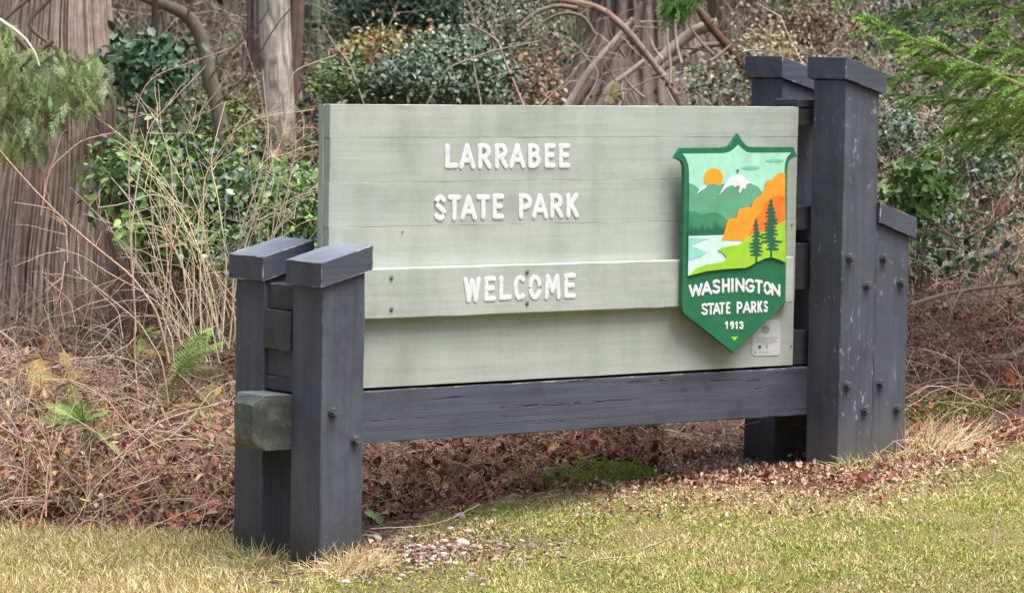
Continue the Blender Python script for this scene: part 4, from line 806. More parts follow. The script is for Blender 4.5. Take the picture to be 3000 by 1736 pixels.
def curved_maple():
    b = foot(560*D, 19); o = empty('vine_maple', tuple(b), 'curved mossy maple stem arching from the upper left behind the shrubs', 'tree')
    acc = Acc(); P = pathpx([(250, -60), (350, -5), (420, 18), (465, 42), (492, 85), (505, 140), (515, 200), (532, 260), (545, 330), (556, 440), (560, 560)], 19); P[-1] = b-Zup*.1
    onetube(P, [.022, .026, .032, .040, .042, .042, .042, .04, .038, .036, .036], 18, (.26, .225, .17), acc, wob=.03, K=110)
    acc.obj('trunk', m_bark, o)
    acc = Acc()
    for q, r in [([(465, 42), (470, 10), (500, -60)], .010), ([(385, 5), (378, 60), (372, 110)], .016), ([(515, 200), (560, 130), (640, 60), (660, 20)], .007), ([(532, 260), (600, 190), (680, 60), (750, -20)], .006)]: onetube(pathpx(q, 18.9), [r, r*.5], 8, (.20, .15, .11), acc, wob=.03)
    acc.obj('limb', m_bark, o)
curved_maple()
simple_tree('leaning_stem', [(392, -300), (384, 0), (376, 100), (372, 200), (360, 330)], [.013, .016, .018, .02], 18.2, (.10, .075, .06), (.17, .13, .10), 'thin nearly black stem left of the curved maple', seed=16, amp=.002, F=2, crown=False, nang=24)
# big old tree behind the sign with a flared base
def old_tree():
    b = foot(1600*D, 24.5); g = np.random.default_rng(91); o = empty('old_tree', tuple(b), 'huge dark trunk with a flared root base behind the top of the board', 'tree')
    P = [b-Zup*.3]+list(pathpx([(1600, 260), (1600, 200), (1600, 100), (1595, 0), (1590, -1200)], 24.5)); acc = Acc()
    zs_ = np.array([p[2] for p in P]); zz = np.linspace(zs_[0], zs_[-1], 24); pth = np.stack([np.interp(zz, zs_, [p[i] for p in P]) for i in range(3)], 1)
    rr = np.interp(zz, zs_, [.85, .68, .56, .42, .37, .26])
    trunk_mesh(pth, rr, 420, 420, .035, 9., 1.6, (.17, .13, .11), (.31, .25, .22), acc, 21, lobes=.28); acc.obj('trunk', m_bark, o)
    crown_high(o, pth[-1][0], pth[-1][1], 4.2, 9, 2.5, 4000, g, GRN)
old_tree()
# fallen limbs leaning on it
BR = [([(1365, -6), (1450, 12), (1490, 30), (1540, 75), (1600, 145), (1640, 200), (1675, 262)], [.019, .024, .020], 22, (.34, .25, .20), 'long reddish limb sloping down right across the old trunk', 1),
      ([(1690, -20), (1722, 25), (1755, 70), (1800, 125), (1850, 190), (1880, 240)], [.024, .028, .030], 22.3, (.17, .10, .075), 'dark red brown limb sloping down to the back right post', 1),
      ([(1395, 262), (1440, 190), (1500, 110), (1545, 62), (1560, 48)], [.028, .022, .016], 22.2, (.50, .43, .37), 'pale grey broken pole leaning up right with a cut end', 1),
      ([(1420, 262), (1470, 180), (1520, 110), (1570, 70)], [.028, .024, .02], 22.5, (.22, .165, .14), 'dark brown pole beside the pale broken pole', 0),
      ([(1600, 170), (1650, 120), (1700, 80), (1765, 62)], [.030, .036, .040], 22.4, (.44, .39, .34), 'thick grey log lying under the dark red limb', 0),
      ([(1610, 185), (1680, 140), (1730, 112), (1790, 105)], [.020, .022, .016], 22.7, (.27, .21, .17), 'thin brown log crossing below the thick grey log', 0),
      ([(1640, 45), (1640, 100), (1648, 160), (1650, 215)], [.008, .009, .009], 21.8, (.50, .45, .40), 'upright pale stick in the middle of the fallen limbs', 0),
      ([(1630, 185), (1700, 175), (1760, 145), (1800, 110)], [.006, .008, .006], 21.9, (.48, .40, .32), 'tan arching stick joining the logs from the right', 0),
      ([(1280, 72), (1320, 30), (1365, 12), (1420, 20)], [.012, .014, .016], 22.1, (.30, .235, .17), 'brown arching bough at the left of the fallen limbs', 0),
      ([(1310, 82), (1345, 45), (1390, 28), (1440, 40), (1470, 90)], [.010, .010, .012], 22.2, (.25, .20, .155), 'lower thin arching bough below the brown one', 0),
      ([(1790, 130), (1830, 170), (1860, 215), (1880, 262)], [.022, .025, .028], 23.4, (.36, .29, .22), 'pale mossy root sloping down behind the right limb', 0),
      ([(1475, 262), (1500, 215), (1540, 190), (1590, 150)], [.018, .020, .014], 22.3, (.50, .44, .39), 'short whitish stub log low beside the poles', 0),
      ([(1320, 262), (1345, 180), (1330, 110), (1350, 60)], [.010, .010, .007], 22.6, (.24, .19, .145), 'twisted dark stick left of the old trunk', 0),
      # right side
      ([(2236, 752), (2330, 722), (2420, 705), (2560, 690)], [.011, .010, .008], 16.5, (.50, .38, .30), 'long tan fallen branch running right from behind the short post', 1),
      ([(2430, 915), (2480, 885), (2560, 845)], [.015, .019, .020], 16.2, (.55, .42, .34), 'pale thick fallen branch at the right edge on the red litter', 0),
      ([(2242, 690), (2290, 672), (2350, 645), (2430, 622), (2480, 610)], [.028, .03, .022], 18.5, (.40, .41, .39), 'grey lichen covered log on the right bank', 0),
      ([(2345, 1020), (2372, 985), (2400, 935)], [.008, .007, .005], 15.6, (.52, .36, .28), 'short pinkish stick standing up from the right bank', 0),
      ([(2280, 860), (2330, 830), (2400, 845), (2530, 835)], [.006, .007, .006], 16.8, (.50, .36, .30), 'thin pinkish branch lying across the red litter', 0),
      ([(2300, 560), (2370, 590), (2440, 550), (2500, 500), (2560, 470)], [.006, .007, .008], 17.5, (.30, .22, .165), 'dark thin branch curving up to the right edge', 0),
      # under the beam
      ([(1140, 1072), (1185, 1095), (1225, 1130), (1262, 1152)], [.010, .015, .008], 14.6, (.42, .27, .20), 'light brown stick slanting in the dark hollow under the beam', 0),
      ([(900, 1095), (930, 1130), (965, 1170)], [.005, .005, .004], 13.9, (.40, .30, .24), 'thin stick beside the front left post under the beam', 0),
      ([(1650, 1098), (1700, 1068), (1770, 1062), (1820, 1090)], [.005, .006, .004], 15, (.42, .33, .27), 'arched thin stick under the middle of the beam', 0),
      ([(912, 1300), (960, 1297), (1040, 1296), (1100, 1280), (1180, 1240)], [.0018, .0024, .0015], 13.0, (.58, .46, .34), 'pale straw stalk lying along the edge of the gravel patch', 0),
      ([(1400, 1398), (1450, 1378), (1560, 1370)], [.0025, .003, .002], 12.3, (.60, .50, .30), 'thin curved straw stalk on the lawn below the board', 0),
      ([(1560, 1362), (1610, 1340), (1655, 1322)], [.003, .004, .003], 12.6, (.64, .50, .33), 'straight pale stalk on the lawn below the middle of the board', 0),
      ([(1730, 1205), (1760, 1212), (1800, 1200), (1860, 1206)], [.006, .008, .006], 13.9, (.62, .50, .40), 'pale crooked twig on the lawn edge under the beam', 0),
      ([(2445, 1340), (2448, 1300), (2456, 1258), (2460, 1240)], [.004, .004, .003], 12.3, (.62, .50, .36), 'upright dry stalk in the lawn at the right', 0),
      ]
gb = np.random.default_rng(95)
def loose(n):
    o = empty('stick_pile', tuple(foot(1680*D, 22.4)), 'tangled pile of small dead sticks between the logs behind the board', 'sticks')
    for k in range(n):
        x0 = gb.uniform(1400, 1880); y0 = gb.uniform(120, 262); an = gb.uniform(-1.3, 1.3); Lk = gb.uniform(50, 190); q = [(x0+Lk*f*math.sin(an+.4*f), y0-Lk*f*math.cos(an+.4*f)) for f in (0, .33, .66, 1)]
        a_ = Acc(); onetube(pathpx(q, gb.uniform(21.8, 23)), [gb.uniform(.005, .011), .003], 6, pick([(.42, .34, .28), (.28, .21, .17), (.5, .44, .38), (.2, .14, .11)], 1, .15, gb)[0], a_, wob=.04, seed=k); a_.obj('stick', m_twig, o)
loose(34)
for k, (pp, rr, dep, cc, lab, tw) in enumerate(BR):
    P = pathpx(pp, dep)
    if k >= 13:       # lies on or just above the bank
        gzv = gz(P[:, 0], P[:, 1]); 
        if k != 26: P[:, 2] = np.maximum(P[:, 2], gzv+rr[1])
    c0 = P[0]; name = 'stick' if max(rr) < .012 else 'fallen_branch'
    acc = Acc(); onetube(P, rr, 12, cc, acc, wob=.035 if max(rr) > .009 else .015, seed=k, K=max(12, int(np.linalg.norm(P[-1]-P[0])/.03)))
    if tw:
        g = np.random.default_rng(k+5); o = empty(name, tuple(c0), lab, 'branch'); acc.obj('limb', m_bark, o); a2 = Acc()
        n = 16; t = g.random(n); idx = t*(len(P)-1); B = np.stack([np.interp(idx, np.arange(len(P)), P[:, i]) for i in range(3)], 1)
        tubes(whip(g, B, g.uniform(.08, .35, n), rdir(n, .2, g), .2, 7, .05), np.outer(np.full(n, .004), np.linspace(1, .3, 7)), 4, np.tile(np.array(cc)*.85, (n, 1)), a2); prop(a2.obj('twigs', m_twig, o), kind='stuff')
    else: prop(acc.obj(name, m_bark), lab, 'stick' if max(rr) < .012 else 'branch')
# ---- far trunks and the far wood
def far_wood():
    g = np.random.default_rng(101)
    spots = [(-150, 36, .16), (340, 34, .10), (480, 38, .12), (900, 33, .11), (1010, 40, .16), (1180, 35, .12), (1330, 42, .2), (1960, 33, .14), (2060, 38, .18), (2230, 31, .12), (2350, 40, .2), (2460, 34, .12), (2600, 36, .2), (820, 44, .2), (1880, 44, .2), (560, 45, .16), (250, 40, .2), (2700, 30, .15), (-300, 30, .2)]
    for k, (px, dep, r) in enumerate(spots):
        lab = {0: 'dim far trunk beyond the left edge'}.get(k, 'dim narrow trunk standing far back in the wood behind the sign')
        simple_tree('forest_tree', [(px+g.normal()*8, -1200), (px, 0), (px, 250)], [r*.7, r*.9, r, r*1.2], dep, (.13, .105, .09), (.24, .20, .17), 'dim narrow trunk standing far back in the wood behind the sign', 'tree', 'far trunks in the wood behind the sign', 200+k, .015, 4, 1.5, True, 48)
    acc = Acc()   # foliage of the far wood, deep enough that it closes the view
    n = 42000; px = g.uniform(-1400, 4400, n); dep = g.uniform(34, 62, n); F = np.stack([foot(1500, 30)]*1)
    c0 = CP[:2]@FH; l0 = CP[:2]@RH; lat = (px-1500)/FPX*dep; x = (c0+dep)*FH[0]+(l0+lat)*RH[0]; y = (c0+dep)*FH[1]+(l0+lat)*RH[1]
    z = gz(x, y)+g.random(n)**.9*9; dens = vn3(x*.5, y*.5, z*.7, 7); k = dens > .40+.10*g.random(n); P = np.stack([x, y, z], 1)[k]; n = len(P)
    flakes(P, rdir(n, -.5, g), rdir(n, .6, g), g.uniform(.15, .5, n), g.uniform(.05, .16, n), pick([(.06, .09, .04), (.08, .11, .045), (.045, .07, .035), (.14, .13, .07), (.12, .10, .06), (.20, .17, .11)], n, .3, g), acc, .1)
    prop(acc.obj('far_forest', m_grass, None, False), 'dim green and brown far forest foliage beyond the trunks', kind='stuff')
    acc = Acc(); n = 2600; P = scatter(n, (-900, 3900), (24, 44), 102)
    Lh = g.uniform(1.2, 3.5, n); tubes(whip(g, P, Lh, rdir(n, 2.4, g), .12, 7, .03), np.outer(g.uniform(.003, .009, n), np.linspace(1, .3, 7)), 3, pick([(.40, .33, .26), (.30, .24, .19), (.50, .44, .36), (.22, .16, .13), (.34, .36, .28)], n, .2, g), acc)
    prop(acc.obj('far_saplings', m_twig), 'bare thin sapling stems filling the back of the wood', kind='stuff')
far_wood()
# ---- leafy shrubs
SAL = [(.10, .20, .05), (.14, .26, .06), (.07, .14, .045), (.19, .32, .07), (.06, .12, .055), (.22, .30, .15)]
COOL = [(.06, .11, .065), (.09, .15, .09), (.13, .19, .13), (.045, .08, .05), (.25, .31, .27), (.16, .19, .09)]
YEL = [(.20, .24, .06), (.26, .25, .07), (.14, .19, .05), (.28, .20, .07)]
def shrub(cx, cy, rx, ry, depth, n_, leaf, pal, label, seed, name='shrub', cat='shrub', group=None, berries=0, round_=.62, gloss=True, thick=.45, stems=14):
    """leaf cloud centred on view column/row (layout px) at a distance; stands on stems from the ground"""
    n = int(n_*2.6); leaf = leaf*.78; g = np.random.default_rng(seed); c = at(cx*D, cy*D, depth); b = foot(cx*D, depth+.05); w_ = rx*D/FPX*depth; h = ry*D/FPX*depth
    o = empty(name, tuple(b), label, cat, group)
    q = np.clip(g.normal(size=(n, 3))*.52, -1.5, 1.5)
    off = RT*q[:, 0:1]*w_+UP*q[:, 1:2]*h+fw*q[:, 2:3]*max(thick, w_*.6)
    P = c+off; nz = .5*vn3(P[:, 0]*5, P[:, 1]*5, P[:, 2]*5, seed)+.5*vn3(P[:, 0]*2.2, P[:, 1]*2.2, P[:, 2]*2.2, seed+1); P = P[nz+.10*g.random(n) > .46]; n = len(P)
    P += Zup*.04*g.normal(size=(n, 1)); gzv = gz(P[:, 0], P[:, 1])+.02; P[:, 2] = np.where(P[:, 2] < gzv, gzv+.1*g.random(n), P[:, 2])
    d = rdir(n, -.15, g); nn = norm(-fw*.35+Zup*.8+g.normal(size=(n, 3))*.55)
    L = leaf*g.uniform(.6, 1.25, n); acc = Acc(); leaves(P, d, nn, L, L*round_, pick(pal, n, .22, g), acc, .18); acc.obj('foliage', m_leaf if gloss else m_grass, o)
    acc = Acc(); m = stems; tgt = P[g.integers(0, n, m)]; S0 = np.array([b[0], b[1], 0])+np.c_[g.normal(size=(m, 2))*w_*.35, np.zeros(m)]; S0[:, 2] = gz(S0[:, 0], S0[:, 1])-.02
    t = np.linspace(0, 1, 8)[None, :, None]; pa = S0[:, None]*(1-t)+tgt[:, None]*t+np.array([0, 0, 1])*np.sin(t*math.pi)*.06+g.normal(size=(m, 8, 3))*.012
    tubes(pa, np.outer(np.full(m, .0045), np.linspace(1, .4, 8)), 4, pick([(.22, .15, .11), (.30, .22, .16)], m, .2, g), acc); acc.obj('stems', m_twig, o)
    if berries:
        acc = Acc(); bm = bmesh.new(); bmesh.ops.create_icosphere(bm, subdivisions=1, radius=1); V = np.array([v.co for v in bm.verts]); F = np.array([[v.index for v in f.verts] for f in bm.faces]); bm.free()
        Q = P[g.integers(0, n, berries)]-fw*.05
        for k in range(berries): acc.add(V*g.uniform(.008, .014)+Q[k]+g.normal(size=3)*.02, [F], (.80, .76, .72))
        acc.obj('berries', plain('white berry', (.8, .77, .73), .4, .4), o)
    return o
shrub(345, 440, 95, 75, 15.9, 900, .060, SAL, 'salal shrub with round green leaves against the cedar trunk', 301)
shrub(470, 395, 120, 60, 17.0, 1100, .055, SAL+COOL, 'dense leafy salal behind the tan whips, above its neighbours', 302)
shrub(600, 500, 120, 80, 16.4, 1500, .055, SAL+COOL, 'wide salal shrub filling the middle left below the alder', 303)
shrub(735, 520, 70, 75, 15.6, 900, .052, SAL, 'salal shrub pressed against the left end of the board', 304)
shrub(430, 590, 120, 60, 16.2, 900, .052, SAL+YEL[:1], 'low salal shrub beside the foot of the cedar', 305)
shrub(330, 575, 30, 25, 15.4, 60, .070, SAL[:2]+SAL[3:4], 'small bright salal sprig on the lower cedar trunk', 306)
shrub(650, 610, 120, 45, 15.0, 700, .048, SAL+COOL, 'low leafy salal behind the left post caps', 307)
shrub(365, 170, 105, 62, 16.8, 380, .075, [(.05, .12, .055), (.07, .17, .06), (.035, .09, .05), (.16, .24, .15)], 'dark large leaved evergreen branch right of the cedar trunk', 308)
shrub(520, 320, 100, 60, 19.5, 900, .045, YEL+SAL+[(.36, .32, .2)], 'pale yellow green bush behind the curved maple', 309)
shrub(590, 250, 90, 60, 23, 700, .04, YEL+[(.34, .30, .2), (.40, .36, .25)], 'sparse yellowish bush between curved maple and alder', 310)
shrub(860, 215, 75, 45, 19.5, 900, .045, SAL[2:]+YEL[:1], 'green bush above the left end of the board', 311)
shrub(1000, 205, 100, 50, 19.3, 1300, .045, COOL, 'dark bluish leaved bush above the word area of the board', 312)
shrub(1150, 190, 110, 65, 19.8, 1400, .045, COOL+SAL[4:5], 'dark snowberry bush with white berries above the middle of the board', 313, berries=16)
shrub(1090, 130, 100, 45, 20.5, 900, .045, COOL, 'grey green snowberry bush with scattered white berries higher up', 314, berries=22)
shrub(950, 120, 90, 40, 21.5, 800, .05, YEL+[(.42, .18, .08), (.36, .15, .08), (.3, .28, .15)], 'rust and yellow leaved bush right of the alder', 315, berries=5)
shrub(1010, 35, 150, 50, 24, 1500, .06, [(.035, .07, .04), (.05, .09, .055), (.08, .12, .09)], 'dark drooping evergreen bush at the top left of centre', 316, gloss=False)
shrub(1260, 60, 120, 75, 23, 900, .04, COOL+[(.3, .22, .17), (.36, .26, .2)], 'thin brownish snowberry bush left of the old trunk', 317, berries=14)
shrub(860, 40, 70, 60, 26, 700, .05, COOL+[(.16, .2, .13)], 'dim green bush at the top right of the alder', 318, gloss=False)
shrub(1290, 205, 80, 50, 20.5, 700, .04, [(.30, .20, .15), (.36, .27, .2), (.12, .15, .07), (.24, .14, .1)], 'brown withered bush left of the old trunk base', 319, gloss=False)
shrub(1760, 200, 80, 45, 21.2, 500, .045, COOL+[(.3, .28, .12)], 'leafy bramble over the logs behind the board', 320)
shrub(1970, 60, 130, 75, 24, 900, .045, [(.32, .23, .18), (.40, .30, .24), (.22, .15, .12), (.12, .13, .07)], 'pinkish brown snowberry thicket above the right tall posts', 321, gloss=False, berries=26)
shrub(1900, 130, 90, 50, 22.5, 500, .04, [(.44, .33, .25), (.5, .4, .3), (.24, .26, .10)], 'tan withered brush behind the back right cap', 322, gloss=False, berries=8)
shrub(2260, 470, 75, 50, 17.5, 420, .075, SAL[:2]+[(.18, .32, .05), (.12, .24, .05)], 'bright green broad leaved sprig right of the tall post', 323)
shrub(2330, 590, 110, 85, 18.6, 1000, .05, COOL+SAL, 'dark low shrub with pale bluish leaves on the right bank', 324)
shrub(2420, 480, 110, 90, 21, 700, .045, [(.30, .22, .17), (.38, .28, .22), (.14, .17, .07)], 'brown grey brush at the right edge above the log', 325, gloss=False)
shrub(2290, 400, 110, 60, 20.5, 700, .045, COOL+[(.5, .42, .38), (.30, .22, .18)], 'pale withered brush behind the fir bough', 326, gloss=False, berries=6)
shrub(2330, 250, 150, 110, 23, 1400, .05, COOL+[(.12, .16, .06), (.28, .2, .15)], 'dim shrubs behind the fir bough at the right', 327, gloss=False)
shrub(2250, 60, 130, 70, 25, 1100, .05, COOL+[(.28, .2, .15)], 'dim shrubs above the fir bough at the top right', 328, gloss=False)
def understory():
    g = np.random.default_rng(350); acc = Acc(); P = scatter(62000, (250, 3700), (16.5, 33), 351, .9); px, py, z = proj(P); n1 = vn(P[:, 0]*.8, P[:, 1]*.8, 352); n2 = vn(P[:, 0]*2.2, P[:, 1]*2.2, 353)
    lm = lawn_mask(P[:, 0], P[:, 1]); dens = .45*n1+.55*n2+.10*sstep(1900, 900, px)-.18*sstep(2300, 2600, px)*sstep(21, 19, z)-.25*((px > 1700) & (px < 2260) & (z < 24.5)); k = (dens+.22*g.random(len(P)) > .56) & (lm < -30) & ~((px < 900) & (z < 17.5)); P = P[k]; n = len(P); z = z[k]; n1 = n1[k]; n2 = n2[k]
    hgt = .25+.55*vn(P[:, 0]*1.1, P[:, 1]*1.1, 354); P[:, 2] += hgt*g.random(n)**.7; t = vn(P[:, 0]*.6+9, P[:, 1]*.6, 355)+.25*g.normal(size=n)
    c = np.where((t < .40)[:, None], pick([(.06, .11, .06), (.09, .15, .09), (.045, .08, .05), (.15, .20, .15)], n, .25, g), np.where((t < .62)[:, None], pick([(.11, .20, .05), (.16, .26, .06), (.08, .15, .045), (.24, .30, .10)], n, .25, g), pick([(.22, .20, .09), (.26, .17, .10), (.32, .26, .18), (.20, .14, .10), (.16, .19, .07)], n, .25, g)))
    L = g.uniform(.03, .06, n)*np.clip(z/20, .9, 1.4); leaves(P, rdir(n, -.1, g), norm(-fw*.3+Zup*.7+g.normal(size=(n, 3))*.6), L, L*.62, c, acc, .2)
    prop(acc.obj('understory_leaves', m_leaf), 'mixed low evergreen and yellowing leaves covering the forest bank', kind='stuff')
understory()
shrub(2420, 400, 90, 60, 19.5, 700, .045, COOL+SAL[:2], 'grey green bush under the fir bough at the far right', 329)
shrub(2210, 330, 60, 60, 20, 500, .045, COOL, 'dark bush just right of the tall post under its cap', 330)
# ---- ferns
def fern(cx, cy, depth, n, L, pal, label, seed, up=.6, lean=(0, 0, 0), group=None):
    n = int(n*1.6); g = np.random.default_rng(seed); b = at(cx*D, cy*D, depth); b[2] = max(b[2], float(gz(b[0], b[1])))
    o = empty('fern', (b[0], b[1], float(gz(b[0], b[1]))), label, 'fern', group)
    for k in range(n):
        acc = Acc(); d = norm((rdir(1, up, g)[0]+np.array(lean))[None])[0]; ln = L*g.uniform(.7, 1.15); m = 30; t = np.linspace(.04, 1, m)
        path = b+d*ln*t[:, None]-Zup*(t[:, None]**2)*ln*.4; c = pick(pal, 1, .12, g)[0]
        tan = norm(np.gradient(path, axis=0)); s = norm(np.cross(tan, Zup+.2*g.normal(size=3)))
        tubes(path[None], (np.linspace(.003, .0008, m))[None], 4, c*.6+np.array([.08, .04, .02]), acc)
        fl = ln*.20*np.sin(np.clip(t*1.05+.12, 0, 1)*math.pi)**.7+.006
        for sg in (1, -1): flakes(path, s*sg+tan*.35-Zup*.15, np.cross(tan, s), fl, np.full(m, ln*.013), np.tile(c, (m, 1))*g.uniform(.85, 1.15, (m, 1)), acc, .03)
        acc.obj('frond', m_grass, o, False)
fern(205, 1040, 13.9, 9, .22, [(.20, .36, .08), (.25, .42, .10), (.16, .28, .07)], 'bright green small fern low on the brown bank', 401, .5)
fern(170, 940, 14.6, 6, .22, [(.24, .26, .07), (.30, .28, .09)], 'olive yellowish fern above the bright green one', 402, .5)
fern(430, 925, 14.2, 5, .36, [(.26, .38, .11), (.31, .42, .14)], 'light green fern with a long frond pointing to the left post', 403, .45, (.65, -.2, .2))
fern(350, 830, 15, 6, .14, [(.28, .40, .10)], 'tiny pale green fern at the cedar foot', 404, .4)
fern(420, 900, 15.2, 8, .24, [(.36, .30, .10), (.30, .24, .08)], 'yellow brown dying fern beside the light green fern', 405, .5)
fern(100, 880, 15.2, 7, .24, [(.46, .30, .08), (.5, .36, .12), (.36, .18, .07)], 'ochre withered fern at the left under the cedar', 406, .5)
fern(1500, 235, 20.6, 5, .18, [(.18, .20, .07)], 'olive fern just above the board left of the old trunk', 407, .4)
fern(510, 1000, 14.0, 6, .2, [(.22, .22, .08), (.3, .22, .1)], 'dull olive fern against the back left post', 408, .4)
# ---- whippy bare shrub in front of the salal
def bare_shrub(cx, by, depth, spec, label, seed, pal, rad=.0048):
    g = np.random.default_rng(seed); b = foot(cx*D, depth); o = empty('bare_shrub', tuple(b), label, 'shrub')
    for pts, r in spec:
        P = pathpx(pts, depth+g.uniform(-.25, .25)); acc = Acc(); c = pick(pal, 1, .14, g)[0]
        onetube(P, [r*rad, r*rad*.45], 6, c, acc, wob=.035, seed=int(g.integers(999)), K=max(14, int(np.linalg.norm(P[-1]-P[0])/.03)))
        n = g.integers(3, 7); idx = g.uniform(.25, .95, n)*(len(P)-1); B = np.stack([np.interp(idx, np.arange(len(P)), P[:, i]) for i in range(3)], 1)
        ax = norm((P[-1]-P[0])[None])[0]; tubes(whip(g, B, g.uniform(.06, .28, n), norm(rdir(n, .1, g)+ax*.9), .1, 7, .05), np.outer(np.full(n, rad*.42), np.linspace(1, .4, 7)), 4, np.tile(c, (n, 1))*.95, acc)
        acc.obj('stem', m_twig, o)
TAN = [(.58, .48, .34), (.66, .56, .40), (.52, .42, .31), (.70, .62, .46), (.52, .41, .30)]
whips = [([(545, 860), (552, 700), (600, 560), (625, 480), (660, 330), (640, 170)], 1.1), ([(560, 850), (590, 650), (640, 480), (700, 330), (720, 170), (790, 145), (830, 130)], 1.), ([(548, 870), (560, 640), (540, 480), (520, 400), (560, 250)], 1.),
         ([(520, 860), (545, 700), (620, 560), (700, 500), (790, 470)], .9), ([(600, 820), (625, 640), (700, 540), (760, 470), (800, 440)], 1.), ([(575, 840), (600, 700), (665, 600), (740, 545), (800, 528)], .9),
         ([(530, 830), (505, 640), (430, 500), (390, 470), (300, 500), (240, 505)], .9), ([(480, 800), (470, 620), (400, 560), (330, 550), (270, 565)], .9), ([(500, 860), (495, 640), (500, 430), (575, 330), (645, 290), (780, 270)], 1.),
         ([(560, 780), (500, 560), (455, 330), (500, 260), (560, 180)], .8), ([(330, 760), (322, 560), (318, 400), (345, 230), (375, 190), (430, 170), (570, 120)], 1.), ([(335, 820), (325, 600), (340, 420), (365, 310), (440, 230), (500, 160)], .9),
         ([(610, 800), (605, 620), (650, 500), (655, 380), (640, 250), (600, 90)], .7), ([(640, 760), (665, 600), (690, 480), (700, 380), (760, 330)], .8), ([(585, 850), (640, 700), (700, 640), (740, 620)], .7), ([(510, 900), (515, 760), (575, 640), (590, 560), (580, 470)], .8),
         ([(455, 900), (480, 760), (540, 640), (610, 560), (640, 500)], .8), ([(590, 880), (570, 720), (605, 560), (670, 450), (665, 350)], .9), ([(440, 850), (410, 700), (420, 620), (425, 590)], .7), ([(620, 900), (640, 760), (660, 680), (655, 560)], .8)]
gw = np.random.default_rng(77)
for _ in range(34):
    x0 = gw.uniform(430, 660); y0 = gw.uniform(760, 900); an = gw.uniform(-.75, .65); Lw = gw.uniform(260, 620); cv = gw.uniform(-.5, .5); q_ = []
    for f in np.linspace(0, 1, 7): q_.append((x0+Lw*f*math.sin(an+cv*f*.8)+gw.normal()*9, y0-Lw*f*math.cos(an+cv*f)+gw.normal()*7))
    whips.append((q_, gw.uniform(.5, .85)))
bare_shrub(560, 880, 14.6, whips, 'fan of bare tan whips rising behind the left posts', 501, TAN, .0040)
bare_shrub(400, 900, 14.2, [([(415, 890), (390, 760), (330, 680), (240, 610), (160, 540), (90, 470), (0, 370), (-60, 300)], 1.25), ([(410, 1000), (400, 880), (345, 790), (260, 720), (180, 660)], 1.), ([(405, 840), (415, 740), (420, 660), (425, 590), (400, 540)], 1.), ([(170, 650), (165, 560), (130, 520), (30, 500)], .7), ([(160, 640), (150, 720), (140, 750)], .8),
    ([(180, 800), (170, 740), (130, 700), (110, 680)], .8), ([(330, 780), (330, 860), (335, 930)], .8), ([(100, 535), (120, 420), (200, 350), (290, 330)], 1.), ([(200, 800), (240, 690), (250, 560), (235, 470)], .6), ([(300, 830), (290, 760), (230, 700)], .6)], 'reddish brown bramble cane arching across the cedar trunk', 502, [(.50, .33, .25), (.56, .38, .28), (.46, .32, .26)], .0046)
bare_shrub(60, 1250, 13.4, [([(60, 1240), (75, 1100), (110, 1020), (190, 940)], 1.), ([(20, 1250), (60, 1160), (40, 1060), (0, 1000)], 1.), ([(100, 1290), (130, 1180), (120, 1080), (85, 1020)], 1.), ([(115, 1270), (112, 1150), (140, 1080), (190, 980)], .9), ([(280, 1130), (340, 1080), (400, 1040), (480, 1010), (570, 985)], 1.2), ([(500, 1240), (510, 1150), (530, 1080), (535, 1020)], .9), ([(220, 1240), (222, 1160), (200, 1080)], .8), ([(400, 1010), (420, 1050), (450, 1100)], .9), ([(0, 1045), (60, 1085), (120, 1140)], 1.)], 'pale dead canes standing in the brown bank at the left', 503, [(.60, .44, .35), (.54, .38, .30)], .0038)
bare_shrub(2400, 700, 17.2, [([(2440, 700), (2400, 620), (2420, 540), (2480, 480), (2540, 450)], 1.), ([(2300, 740), (2290, 660), (2250, 610)], 1.), ([(2370, 860), (2330, 780), (2290, 740)], 1.2), ([(2520, 800), (2440, 740), (2380, 715)], 1.1), ([(2440, 760), (2470, 660), (2500, 600), (2560, 540)], 1.)], 'tangled grey brown bare shrub at the right edge', 504, [(.42, .32, .26), (.36, .27, .22)], .006)
bare_shrub(1180, 230, 19, [([(1180, 260), (1165, 150), (1175, 60), (1150, 0)], 1.), ([(1290, 260), (1260, 180), (1225, 100), (1150, 60)], 1.2), ([(1050, 260), (1100, 170), (1210, 120), (1320, 100)], 1.), ([(1440, 260), (1480, 180), (1400, 90), (1300, 60)], .9), ([(900, 260), (860, 150), (820, 110), (790, 60)], 1.), ([(1330, 262), (1400, 190), (1450, 120)], .9), ([(820, 260), (900, 180), (960, 60), (985, -20)], 1.)], 'loose bare stems rising behind the top edge of the board', 505, [(.44, .36, .28), (.36, .30, .22), (.52, .42, .32)], .0055)
